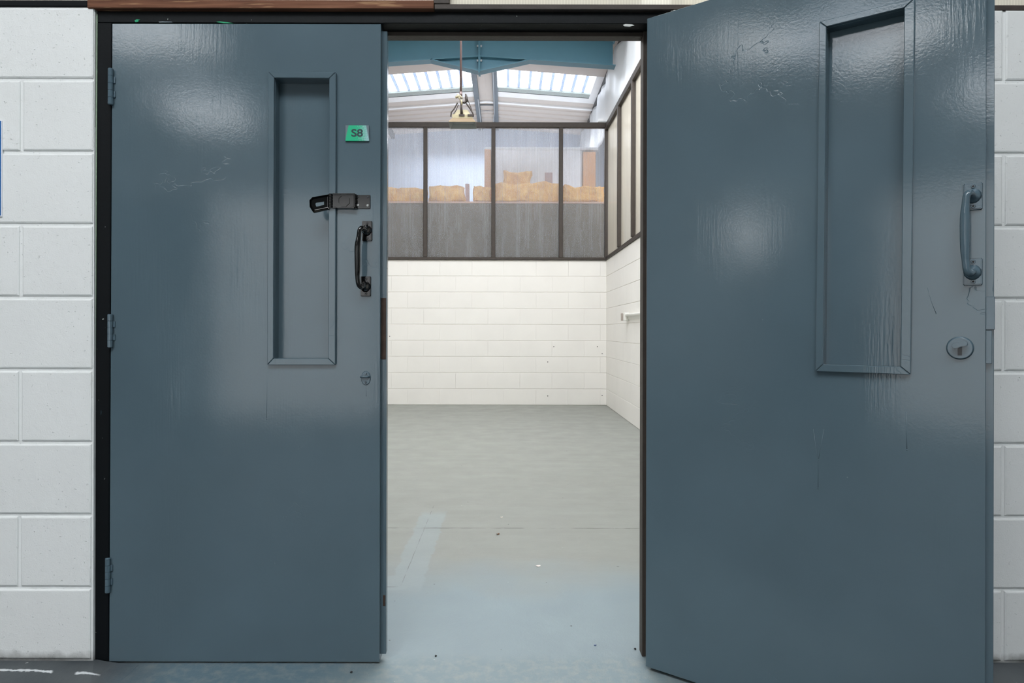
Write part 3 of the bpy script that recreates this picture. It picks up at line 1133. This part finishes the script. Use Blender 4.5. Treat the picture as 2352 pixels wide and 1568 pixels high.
for i in range(8):
    an = PI / 8 + i * PI / 4
    bn = PI / 8 + (i + 1) * PI / 4
    r0, r1 = 0.0165, 0.0195
    ring.append(prism([(xm + r0 * math.cos(an), -0.0185, zm + r0 * math.sin(an)), (xm + r1 * math.cos(an), -0.0185, zm + r1 * math.sin(an)),
                       (xm + r1 * math.cos(bn), -0.0185, zm + r1 * math.sin(bn)), (xm + r0 * math.cos(bn), -0.0185, zm + r0 * math.sin(bn))],
                      [(xm + r0 * math.cos(an), -0.015, zm + r0 * math.sin(an)), (xm + r1 * math.cos(an), -0.015, zm + r1 * math.sin(an)),
                       (xm + r1 * math.cos(bn), -0.015, zm + r1 * math.sin(bn)), (xm + r0 * math.cos(bn), -0.015, zm + r0 * math.sin(bn))]))
obj('keeper_ring', mesh('keeper_ring', *join(*ring), 'black'), hp)
xk, _ = LH(815, 460, -0.012)
parts = [tube([(xk + 0.002, -0.010, z0 + (z1 - z0) * k / 3 + 0.001), (xk + 0.002, -0.010, z0 + (z1 - z0) * (k + 1) / 3 - 0.001)], 0.0035, 10) for k in range(3)]
obj('knuckle', mesh('knuckle', *join(*parts), 'black', False), hp)
xk, _ = LH(760, 460, -0.014)
parts = [tube([(xk, -0.016, z0 + (z1 - z0) * k / 5 + 0.0008), (xk, -0.016, z0 + (z1 - z0) * (k + 1) / 5 - 0.0008)], 0.0055, 10) for k in range(5)]
obj('knuckle', mesh('knuckle', *join(*parts), 'black', False), hp)
# hinged flap hanging towards the viewer, slotted, with turned-in rim
pxs = [(757, 445.5), (757, 480), (720, 488.5), (711, 475), (710.5, 459), (717, 452.5)]


def flap_pt(px, py, k=1.0, off=0.0):
    t = (757 - px) / 46.0
    v = -0.016 - 0.030 * t + off
    a = LH(px, py, v)
    return (a[0], v, a[1])


outer = [flap_pt(*p) for p in pxs]
cxp, cyp = 735, 466
inner = [flap_pt(cxp + (p[0] - cxp) * 0.8, cyp + (p[1] - cyp) * 0.72, 1, 0.006) for p in pxs]
sl = [(744, 463), (744, 470), (727, 474.5), (724.5, 471), (724.5, 466.5), (727, 465)]
slot_ = [flap_pt(p[0], p[1], 1, 0.006) for p in sl]
n = 6
back = [(a, b + 0.009, c) for a, b, c in outer]
slb = [(a, b + 0.003, c) for a, b, c in slot_]
V = outer + inner + slot_ + slb + back
Fs = []
for i in range(n):
    j = (i + 1) % n
    Fs += [(i, j, n + j, n + i), (n + i, n + j, 2 * n + j, 2 * n + i), (2 * n + i, 2 * n + j, 3 * n + j, 3 * n + i), (i, j, 4 * n + j, 4 * n + i), (3 * n + i, 3 * n + j, 4 * n + j, 4 * n + i)]
obj('slotted_flap', mesh('slotted_flap', V, Fs, 'black', False, 0.0008), hp)

# number plate S8
pl = empty('number_plate')
pl.parent = d1
pc = L1(821.5, 307)
pl.location = (pc[0], 0, pc[1])
wv, hv = (849 - 794.5) * YD / F / 2, (325 - 289) * YD / F / 2
pl['label'] = 'small worn green plate reading S8'
obj('plate', mesh('plate', *box(-wv, wv, -0.006, 0.0, -hv, hv), 'sign_green', False, 0.0006), pl)
cu = bpy.data.curves.new('letters', 'FONT')
cu.body = 'S8'
cu.size = 0.0315
cu.extrude = 0.0003
cu.offset = 0.0006
cu.align_x = 'CENTER'
cu.align_y = 'CENTER'
tmp = bpy.data.objects.new('letters_tmp', cu)
COL.objects.link(tmp)
bpy.context.view_layer.update()
me = bpy.data.meshes.new_from_object(tmp.evaluated_get(bpy.context.evaluated_depsgraph_get()))
bpy.data.objects.remove(tmp)
me.materials.clear()
me.materials.append(M['letter'])
lt = obj('lettering', me, pl, (-0.0005, -0.0063, -0.0005), (PI / 2, 0, 0))
lt.scale = (1.22, 1.02, 1)

# oval escutcheon
es = empty('escutcheon')
es.parent = d1
ec = L1(840.5, 868)
es.location = (ec[0], 0, ec[1])
obj('oval_plate', mesh('oval_plate', *disc(0, 0, 0.0152, 0.0222, -0.0035, 0.0, 28, 0.002), 'ironmongery'), es)
v, f = tube([(-0.0155, -0.008, 0.0045), (-0.008, -0.0095, 0.0042), (0.006, -0.0085, 0.004), (0.011, -0.004, 0.0038)], 0.0032, 8)
obj('cover_latch', mesh('cover_latch', v, f, 'ironmongery', True), es)
for zz in (0.0145, -0.0125):
    v, f = disc(0, zz, 0.0042, 0.0042, -0.0065, -0.003, 14, 0.0012)
    obj('screw', mesh('screw', v, f, 'ironmongery'), es)
v, f = box(-0.0008, 0.0008, -0.0072, -0.006, -0.016, -0.009)
obj('screw_slot', mesh('screw_slot', v, f, 'screw_dark'), es)

# ------------------------------------------------------------------ OPEN DOOR (right leaf, swung out)
TX, TY = 0.4314, 2.013
TA = math.atan2(0.597, 0.802)
c_, s_ = math.cos(TA), math.sin(TA)
d2 = empty('door_2', (TX, TY, 0), -TA)
tag(d2, 'blue grey door standing wide open towards the viewer, blue handle and thumb turn', 'door', 'structure')


def L2(px, py, v=0.0):
    x, y = unroll(px, py)
    k = x / F
    u = (k * TY + k * v * c_ - TX - v * s_) / (c_ + k * s_)
    D = TY - u * s_ + v * c_
    return (u, CAMZ - y * D / F)


D2W = L2(2264.5, 760)[0]
V0 = -0.012
o2 = [L2(1873, 852.5, V0), L2(2091.5, 860.5, V0), L2(2101, -5, V0), L2(1881.5, 49.5, V0)]
i2 = [L2(1889.8, 836.5, V0), L2(2068.5, 842, V0), L2(2077, 17.4, V0), L2(1898, 61, V0)]
ZB2, ZT2 = 0.0115, 1.994
obj('leaf', mesh('leaf', *leaf_geo(0.0, D2W, ZB2, ZT2, i2, TH), 'door', False, 0.0012), d2)
v, f = box(D2W - 0.002, D2W + 0.0150, 0.021, TH, ZB2 + 0.01, ZT2 - 0.01)
obj('rebated_edge', mesh('rebated_edge', v, f, 'door', False, 0.001), d2)
p0 = [(i2[0][0] - 0.01, i2[0][1] - 0.01), (i2[1][0] + 0.01, i2[1][1] - 0.01), (i2[2][0] + 0.01, i2[2][1] + 0.01), (i2[3][0] - 0.01, i2[3][1] + 0.01)]
obj('infill_panel', mesh('infill_panel', *prism([(a, 0.032, b) for a, b in p0], [(a, 0.042, b) for a, b in p0]), 'door'), d2)
add_bead(d2, o2, i2, V0, 0.001)
h2 = pull_handle(d2, L2(2234.5, 452), L2(2234.5, 624.5), -0.0125, 'ironmongery', 'screw_dark', 0.038, 0.064, 0.04)
h2['label'] = 'blue painted pull handle'
# thumb turn on a round rose
tt = empty('thumb_turn')
tt.parent = d2
tc = L2(2205, 799)
tt.location = (tc[0], 0, tc[1])
obj('rose', mesh('rose', *disc(0, 0, 0.0275, 0.0275, -0.008, 0.0, 36, 0.003), 'ironmongery', False, 0.0008), tt)
v, f = box(-0.0058, 0.0058, -0.0095, -0.006, -0.0185, 0.004)
obj('cylinder', mesh('cylinder', v, f, 'screw_dark', False, 0.002, 2), tt)
# peanut shaped knob
pts = []
for sd, a0 in ((1, -PI / 2), (-1, PI / 2)):
    for i in range(9):
        an = a0 + PI * i / 8
        x, z = sd * 0.0092 + 0.0070 * math.cos(an), 0.0070 * math.sin(an)
        pts.append((x * 0.95 - z * 0.30, x * 0.30 + z * 0.95))
    x, z = 0.0, sd * 0.0054
    pts.append((x * 0.95 - z * 0.30, x * 0.30 + z * 0.95))
kn = prism([(a * 0.93, -0.026, b * 0.93 + 0.008) for a, b in pts], [(a, -0.014, b + 0.008) for a, b in pts])
nk = tube([(0, -0.015, 0.005), (0, -0.007, 0.004)], 0.0055, 12)
obj('knob', mesh('knob', *join(kn, nk), 'ironmongery', False, 0.0012, 2), tt)
# lock faceplates on the meeting edge
a, b = L2(2272, 757, 0.01)[1], L2(2272, 681, 0.01)[1]
obj('lock_faceplate', mesh('lock_faceplate', *box(D2W - 0.0005, D2W + 0.0165, 0.006, 0.0225, a, b), 'ironmongery', False, 0.001), d2)
a, b = L2(2272, 835, 0.01)[1], L2(2272, 758, 0.01)[1]
obj('lock_faceplate', mesh('lock_faceplate', *box(D2W - 0.0005, D2W + 0.0115, 0.008, 0.0225, a, b), 'ironmongery', False, 0.001), d2)
# hinges on the far side of the open leaf
for zc in (0.25, 1.01, 1.78):
    v, f = tube([(-0.004, TH + 0.006, zc - 0.05), (-0.004, TH + 0.006, zc + 0.05)], 0.0075, 12)
    obj('hinge', mesh('hinge', v, f, 'ironmongery', True), d2)



# runs of paint that have set on the doors, and smears on the frame head
def drip(parent, L, pts, rad):
    c = []
    for i, (px, py) in enumerate(pts):
        u, z = L(px, py)
        c.append((u, 0.0003, z))
    n = len(c)
    v, f = tube(c, [rad * (0.4 + 0.35 * i / (n - 1)) for i in range(n)], 8)
    obj('paint_run', mesh('paint_run', v, f, 'door', True), parent)
    v, f = tube([(c[-1][0], -0.0001, c[-1][2] + 0.002), (c[-1][0], -0.0001, c[-1][2]), (c[-1][0], -0.0001, c[-1][2] - 0.002)], [rad * 0.6, rad * 1.2, rad * 0.5], 8)
    obj('paint_run', mesh('paint_run', v, f, 'door', True), parent)


drip(d2, L2, [(1868, 985), (1875, 1035), (1879, 1070), (1879, 1121)], 0.0013)
drip(d2, L2, [(1893, 985), (1886, 1020), (1880, 1055)], 0.0010)
drip(d2, L2, [(2081, 945), (2082, 990), (2083, 1033)], 0.0013)
drip(d2, L2, [(2130, 660), (2140, 695), (2150, 719)], 0.0011)
drip(d1, L1, [(614, 850), (613, 900), (612, 962)], 0.0011)
drip(d1, L1, [(841, 886), (841, 898), (841, 908)], 0.0010)


def smear(pts, mat):
    a = [P(px, py, YD - 0.0011) for px, py in pts]
    b = [(q[0], YD + 0.0005, q[2]) for q in a]
    wpart('paint_smear', prism(a, b), mat, fr)


M['green_smear'] = plain('old_green_paint', lin(16, 150, 104), 0.5, 0, 0.4, 0.2, 90)
smear([(309, 47), (314, 44), (322, 45), (317, 47.5), (318, 50), (311, 51)], 'green_smear')
smear([(496, 50.5), (505, 49), (522, 51), (536, 53.5), (514, 53)], 'green_smear')
smear([(1431, 57), (1437, 55), (1452, 56), (1457, 58), (1446, 61), (1434, 60)], 'caulk')
smear([(364, 50), (372, 49.2), (394, 50), (396, 51.2), (366, 51.5)], 'ironmongery')

# ------------------------------------------------------------------ BLUE STEEL RAFTER
DBm = 8.75
bm_ = empty('steel_rafter', (RX, DBm, 4.5))
tag(bm_, 'blue painted steel rafter with a haunched bolted apex under the roof', 'beam')
ax = PX(1100, DBm)
zap = PZ(166, DBm)


def zf(x):           # underside of the inner flange away from the haunch
    return PZ(132.5, DBm) - 0.066 * (abs(x - ax) - 0.0)


xl_, xr_ = LE + 0.03, PX(1406, DBm)
for xa, xb in ((xl_, ax), (ax, xr_)):
    z = lambda x: zf(x)
    web_a = [(xa, DBm - 0.005, z(xa)), (xb, DBm - 0.005, z(xb)), (xb, DBm - 0.005, z(xb) + 0.34), (xa, DBm - 0.005, z(xa) + 0.34)]
    wpart('web', prism(web_a, [(p[0], DBm + 0.005, p[2]) for p in web_a]), 'steel_blue', bm_)
    ov = 0.03 if xb > 0.5 else 0.0
    for dz, nm in ((0.0, 'bottom_flange'), (0.34, 'top_flange')):
        a_ = [(xa, DBm - 0.07, z(xa) + dz - 0.012), (xb + ov, DBm - 0.07, z(xb) + dz - 0.012), (xb + ov, DBm - 0.07, z(xb) + dz), (xa, DBm - 0.07, z(xa) + dz)]
        wpart(nm, prism(a_, [(p[0], DBm + 0.07, p[2]) for p in a_]), 'steel_blue', bm_)
for pe in (988, 1215):
    xe = PX(pe, DBm)
    ze = zf(xe)
    a_ = [(xe, DBm - 0.005, ze), (ax, DBm - 0.005, zap), (ax, DBm - 0.005, zf(ax) + 0.01)]
    wpart('haunch_web', prism(a_, [(p[0], DBm + 0.005, p[2]) for p in a_]), 'steel_blue', bm_)
    a_ = [(xe, DBm - 0.07, ze - 0.012), (ax, DBm - 0.07, zap - 0.012), (ax, DBm - 0.07, zap), (xe, DBm - 0.07, ze)]
    wpart('haunch_flange', prism(a_, [(p[0], DBm + 0.07, p[2]) for p in a_]), 'steel_blue', bm_)
for s in (-1, 1):
    wpart('splice_plate', box(ax + s * 0.007 - 0.006, ax + s * 0.007 + 0.006, DBm - 0.075, DBm + 0.075, zap - 0.03, zf(ax) + 0.36), 'steel_blue', bm_, 0.002)
    for py in (109, 142):
        zz = PZ(py, DBm)
        xx = ax + s * 0.013
        v, f = tube([(xx, DBm - 0.04, zz), (xx + s * 0.022, DBm - 0.04, zz)], 0.014, 6)
        wpart('bolt', (v, f), 'conduit', bm_)

# ------------------------------------------------------------------ WHITE SHEETING above the right-hand partition
n_y, n_z = 90, 14
V, Fs = [], []
for iy in range(n_y + 1):
    y = 4.2 + (13.1 - 4.2) * iy / n_y
    for iz in range(n_z + 1):
        t = iz / n_z
        zb_ = (zr(y) + 0.004) if y < DB else 3.945
        z = zb_ + (4.845 - zb_) * t
        fold = 0.030 * math.sin(y * 5.3 + 1.2 * math.sin(y * 1.7)) + 0.018 * math.sin(y * 13.1 + t * 2.5) + 0.02 * math.sin(t * 5 + y * 2.0)
        x = XR + 0.055 + fold * (0.35 + 0.65 * t) + 0.03 * t
        V.append((x, y, z))
for iy in range(n_y):
    for iz in range(n_z):
        a = iy * (n_z + 1) + iz
        Fs.append((a, a + 1, a + n_z + 2, a + n_z + 1))
sh = obj('plastic_sheet', mesh('plastic_sheet', V, Fs, 'sheeting', True))
tag(sh, 'creased white plastic sheeting hung from the roof above the side partition', 'sheeting')
sm = sh.modifiers.new('thick', 'SOLIDIFY')
sm.thickness = 0.002
fd = obj('folded_sheet', mesh('folded_sheet', *box(PX(1372, DB), PX(1397, DB), DB - 0.02, DB + 0.06, ztop1 + 0.001, ztop1 + 0.03), 'sheeting', False, 0.01, 2))
tag(fd, 'folded white sheet end lying on the corner of the far partition rail', 'sheeting')

# ------------------------------------------------------------------ HANGING HEATER
DH = 7.0
ht = empty('radiant_heater', (PX(1062, DH), DH, PZ(290, DH)))
tag(ht, 'cream hooded radiant heater hanging on a steel rod inside the unit', 'heater')


def H(px, py, D=DH):
    return P(px, py, D)


rod_top = H(1058, 96)
wpart('rod', tube([H(1058.5, 224), (H(1058.5, 224)[0], DH, rz(-0.46) - 0.002)], 0.0125, 12), 'rod', ht, smooth=True)
wpart('rod_collar', tube([H(1058.5, 222), H(1058.5, 211)], 0.016, 12), 'rod', ht, smooth=True)
# hood: four flared walls, open below
zl = CAMZ + (760 - 280) * 6.88 / F
yb_ = (zl - CAMZ) * F / (760 - 296)
xa, xb = PX(1029.5, 6.88, 280), PX(1093, 6.88, 280)
up = 0.045
inx = 0.035
bot = [(xa, 6.88, zl), (xb, 6.88, zl), (xb, yb_, zl), (xa, yb_, zl)]
top = [(xa + inx, 6.90, zl + up), (xb - inx, 6.90, zl + up), (xb - inx, yb_ - 0.03, zl + up), (xa + inx, yb_ - 0.03, zl + up)]
t_ = 0.003
for k, nm in ((0, 'ochre'), (1, 'hood_grey'), (2, 'hood_grey'), (3, 'hood_grey')):
    j = (k + 1) % 4
    outl = [bot[k], bot[j], top[j], top[k]]
    cx_, cy_ = (xa + xb) / 2, (6.88 + yb_) / 2
    inl = []
    for p in outl:
        d = Vector((cx_ - p[0], cy_ - p[1], 0)).normalized()
        inl.append((p[0] + d.x * t_, p[1] + d.y * t_, p[2] - 0.0))
    h_ = wpart('hood_wall', prism(outl, inl), nm, ht)
wpart('burner_plate', box(top[0][0], top[1][0], top[0][1], top[2][1], zl + up - 0.004, zl + up), 'hood_grey', ht)
wpart('body', box(top[0][0] + 0.004, top[1][0] - 0.004, top[0][1] + 0.004, top[2][1] - 0.004, zl + up, zl + up + 0.045), 'cream', ht, 0.003)
zb2 = zl + up + 0.045
ba = [(PX(1042, DH), DH - 0.07, zb2), (PX(1082, DH), DH - 0.07, zb2), (PX(1082, DH), DH + 0.07, zb2), (PX(1042, DH), DH + 0.07, zb2)]
ta = [(PX(1050, DH), DH - 0.03, zb2 + 0.07), (PX(1072, DH), DH - 0.03, zb2 + 0.07), (PX(1072, DH), DH + 0.03, zb2 + 0.07), (PX(1050, DH), DH + 0.03, zb2 + 0.07)]
wpart('cowl', prism(ba, ta), 'cream', ht, 0.004)
for a_, b_ in ((1053, 1066), (1073, 1088)):
    wpart('vent_slot', box(PX(a_, 6.9), PX(b_, 6.9), 6.896, 6.91, PZ(267, 6.9), PZ(262.5, 6.9)), 'heater_dark', ht)
for pts_, r in (([(1051, 236), (1043, 250), (1036.5, 258), (1035.5, 268)], 0.0075), ([(1070, 236), (1080, 250), (1086, 260), (1087, 268)], 0.0075),
                ([(1073, 226), (1080, 243), (1084, 254)], 0.004), ([(1053, 240), (1047, 254), (1041, 263)], 0.004)):
    wpart('hanger_arm', tube([H(a, b, 6.93) for a, b in pts_], r, 8), 'heater_dark', ht)
wpart('venturi', tube([H(1058, 225, 6.94), H(1059.5, 246, 6.93), H(1060.5, 262, 6.93)], [0.014, 0.011, 0.017], 10), 'heater_dark', ht, smooth=True)
wpart('gas_tap', tube([H(1046, 224, 6.95), H(1056, 220, 6.95), H(1061, 226, 6.94)], [0.012, 0.015, 0.012], 10), 'cream', ht, smooth=True)
wpart('gas_tap', tube([H(1051, 217, 6.95), H(1055, 224, 6.95), H(1060, 232, 6.93), H(1061, 240, 6.92)], [0.010, 0.013, 0.011, 0.008], 10), 'cream', ht, smooth=True)
wpart('regulator', tube([H(1069.5, 216, 6.95), H(1071, 224, 6.95), H(1071.5, 232, 6.95), H(1067, 236, 6.95), H(1060, 236, 6.95)], [0.008, 0.016, 0.017, 0.011, 0.009], 10), 'heater_dark', ht, smooth=True)

# ------------------------------------------------------------------ NEIGHBOUR'S ROOF with insulation, seen through the far partition
DL = 9.50
zled = PZ(464, DL)
lg = empty('neighbouring_roof', (0, 10.8, 0))
tag(lg, 'flat dull roof of the next unit behind the clear sheets', 'roof', 'structure')
wpart('cladding', box(-3.2, XR + 0.2, DL, 12.6, 0.0, zled - 0.02), 'ledge', lg)
wpart('edge_board', box(-3.2, XR + 0.2, DL - 0.02, DL + 0.03, zled - 0.02, zled + 0.004), 'ledge_edge', lg)
wpart('bounce_deck', box(-3.2, XR + 0.2, DL + 0.03, 12.6, zled - 0.02, zled + 0.003), 'white_trim', lg)  # white top hidden from view, added to bounce light up to the ceiling


def lump(name, x0, x1, y0, y1, z0, z1, mat, seed, amp=0.02, n=9):
    """soft, irregular bat"""
    bm = bmesh.new()
    bmesh.ops.create_cube(bm, size=2.0)
    bmesh.ops.subdivide_edges(bm, edges=bm.edges[:], cuts=n, use_grid_fill=True)
    hx, hy, hz = (x1 - x0) / 2, (y1 - y0) / 2, (z1 - z0) / 2
    cx_, cy_, cz_ = (x0 + x1) / 2, (y0 + y1) / 2, (z0 + z1) / 2
    for v in bm.verts:
        p = v.co.copy()
        q = Vector((p.x, p.y, p.z))
        # round the section
        r = math.hypot(q.y, q.z)
        m = max(abs(q.y), abs(q.z), 1e-6)
        k = 0.45 + 0.55 * (m / r if r > 1e-6 else 1)
        q.y *= k + 0.12
        q.z *= k + 0.12
        w = Vector((cx_ + q.x * hx, cy_ + q.y * hy, cz_ + q.z * hz))
        d = mnoise.noise_vector(w * 5.0 + Vector((seed * 3.1, 0, 0))) * amp * 1.6 + mnoise.noise_vector(w * 19.0 + Vector((seed, 5, 0))) * amp * 0.5
        w += Vector((d.x, d.y, d.z if p.z > -0.9 else max(0, d.z)))
        w.z = max(w.z, z0)
        v.co = w - Vector((cx_, cy_, z0))
    for f_ in bm.faces:
        f_.smooth = True
    me = bpy.data.meshes.new(name)
    bm.to_mesh(me)
    bm.free()
    me.materials.append(M[mat])
    return obj(name, me, None, (cx_, cy_, z0))


wools = [(880, 976, 437, 'flat yellow insulation roll behind the first sheet beside the closed door'),
         (986, 1066, 430, 'yellow insulation roll behind the second sheet, on the neighbouring roof'),
         (1086, 1126, 433, 'short crumpled yellow insulation piece left of the middle post'),
         (1137, 1284, 424, 'tallest and longest yellow insulation roll, right of the middle post'),
         (1292, 1389, 431, 'ragged yellow insulation roll in the corner of the far partition')]
for k, (a, b, t, lab) in enumerate(wools):
    zt_ = PZ(t, DL + 0.1)
    o = lump('insulation_roll', PX(a, DL + 0.05), PX(b, DL + 0.05), DL + 0.0, DL + 0.24, zled + 0.005, zt_, 'wool', k + 1, 0.03)
    tag(o, lab, 'insulation', None, 'insulation rolls on the neighbouring roof')
o = lump('insulation_heap', PX(1158, 9.95), PX(1218, 9.95), 9.82, 10.1, zled + 0.005, PZ(397, 9.95), 'wool', 11, 0.04)
tag(o, 'pale insulation heap behind the tallest roll', 'insulation')
# film-wrapped crate with wooden ends
DC = 10.35
cr = empty('wrapped_crate', (PX(1245, DC), DC + 0.3, zled + 0.005))
tag(cr, 'long crate with wooden ends wrapped in white film behind the far partition', 'crate')
zc1 = PZ(340, DC)
wpart('wrapped_load', box(PX(1128, DC), PX(1336, DC), DC, DC + 0.6, zled + 0.005, zc1), 'film', cr, 0.03, seg=2)
wpart('wooden_end', box(PX(1112, DC), PX(1127, DC), DC - 0.02, DC + 0.62, zled + 0.005, zc1 - 0.02), 'crate_wood', cr, 0.006)
wpart('wooden_end', box(PX(1338, DC), PX(1367, DC), DC - 0.02, DC + 0.62, zled + 0.005, zc1 - 0.06), 'crate_wood', cr, 0.006)
wpart('film_edge', box(PX(1112, DC), PX(1374, DC), DC - 0.03, DC + 0.63, zc1 - 0.03, zc1 + 0.01), 'film', cr, 0.012, seg=2)
wpart('shipping_label', box(PX(1250, DC), PX(1268, DC), DC - 0.004, DC + 0.004, PZ(421, DC), PZ(396, DC)), 'label_print', cr)
o = obj('small_carton', mesh('small_carton', *box(PX(1068, 9.9), PX(1077, 9.9), 9.9, 10.0, zled + 0.004, PZ(422, 9.9)), 'label_print', False, 0.002))
tag(o, 'small pinkish carton standing behind the crumpled insulation', 'carton')
# neighbour on the right: a warm lit cladding seen through the yellowed sheets
tag(bxo('wall_neighbour', (XR + 1.3, XR + 1.4, 2.3, 9.4, 0, 3.6), 'film'), 'pale lining of the neighbouring unit behind the yellowed sheets', 'wall', 'structure')

# ------------------------------------------------------------------ WALL RAIL on the right wall
yr0 = 7.62
rl = empty('wall_rail', (XR, yr0, 1.2))
tag(rl, 'short white tube rail on a bracket fixed to the side wall', 'rail')
zr0 = PZ(727, yr0)
wpart('end_plate', box(XR - 0.075, XR - 0.035, yr0, yr0 + 0.03, zr0 - 0.043, zr0 + 0.043), 'rail_end', rl, 0.003)
wpart('bracket', box(XR - 0.055, XR + 0.0, yr0 - 0.10, yr0 - 0.0, zr0 - 0.046, zr0 + 0.046), 'rail_white', rl, 0.006)
wpart('tube', tube([(XR - 0.03, yr0 - 0.08, zr0 + 0.016), (XR - 0.03, 4.9, zr0 + 0.016)], 0.017, 12), 'rail_white', rl, smooth=True)
wpart('back_plate', box(XR - 0.012, XR + 0.0, 4.9, yr0 - 0.08, zr0 - 0.03, zr0 + 0.03), 'rail_white', rl)
wpart('bracket', box(XR - 0.055, XR + 0.0, 4.85, 4.95, zr0 - 0.046, zr0 + 0.046), 'rail_white', rl, 0.006)

# ------------------------------------------------------------------ SIGN at the left edge of the frame
sg = empty('wall_sign', (PX(-100, YW), YW, 1.4))
tag(sg, 'blue notice board with white rim, cut by the left edge of the frame', 'sign')
xs0, xs1 = PX(-190, YW), PX(5.5, YW)
zs0, zs1 = PZ(498, YW, 0), PZ(277, YW, 0)
wpart('backing', box(xs0, xs1, YW - 0.004, YW + 0.001, zs0, zs1), 'sign_white', sg, 0.0008)
wpart('blue_field', box(xs0 + 0.004, xs1 - 0.002, YW - 0.005, YW - 0.0035, zs0 + 0.004, zs1 - 0.002), 'sign_blue', sg)


# ------------------------------------------------------------------ small litter on the floor
def fpt(px, py):
    x, y = unroll(px, py)
    D = CAMZ * F / y
    return x * D / F, D


def flake(name, px, py, w, l, mat, lab, cat, curl=0.004, rot=0.3):
    x, y = fpt(px, py)
    n = 7
    V = []
    pts = [(math.cos(2 * PI * i / n) * w * random.uniform(0.7, 1.0), math.sin(2 * PI * i / n) * l * random.uniform(0.7, 1.0)) for i in range(n)]
    lo = [(a, b, 0.0005 + curl * ((a / w) ** 2)) for a, b in pts]
    hi = [(a, b, c + 0.0012) for a, b, c in lo]
    o = obj(name, mesh(name, *prism(lo, hi), mat), None, (x, y, 0.0), (0, 0, rot))
    return tag(o, lab, cat)


flake('paint_flake', 1236, 1300, 0.014, 0.012, 'paper', 'pale curled flake lying on the grey floor inside the doorway', 'flake')
flake('dry_leaf', 1144, 1227, 0.012, 0.008, 'leaf', 'brown dry leaf scrap on the floor near the cross joint', 'leaf', 0.006, 0.8)
flake('paper_scrap', 1152, 1188, 0.010, 0.007, 'paper', 'tiny white paper scrap just beyond the floor cross joint', 'scrap', 0.003)
flake('blue_chip', 1367, 1482, 0.005, 0.004, 'chip_blue', 'tiny blue chip on the threshold floor near the open door', 'chip', 0.001)


def pebble(px, py, r, lab):
    x, y = fpt(px, py)
    bm = bmesh.new()
    bmesh.ops.create_icosphere(bm, subdivisions=1, radius=r)
    for v in bm.verts:
        v.co *= random.uniform(0.75, 1.1)
        v.co.z *= 0.7
    zmin = min(v.co.z for v in bm.verts)
    for v in bm.verts:
        v.co.z -= zmin
    me = bpy.data.meshes.new('pebble')
    bm.to_mesh(me)
    bm.free()
    me.materials.append(M['grit'])
    tag(obj('pebble', me, None, (x, y, 0)), lab, 'pebble', None, 'grit on the threshold')


pebble(1001, 1507, 0.0042, 'dark grit on the threshold close to the closed door')
pebble(1459, 1491, 0.0045, 'dark grit at the foot of the frame by the open door')
pebble(807, 1545, 0.0048, 'dark grit on the blue floor in front of the closed door')
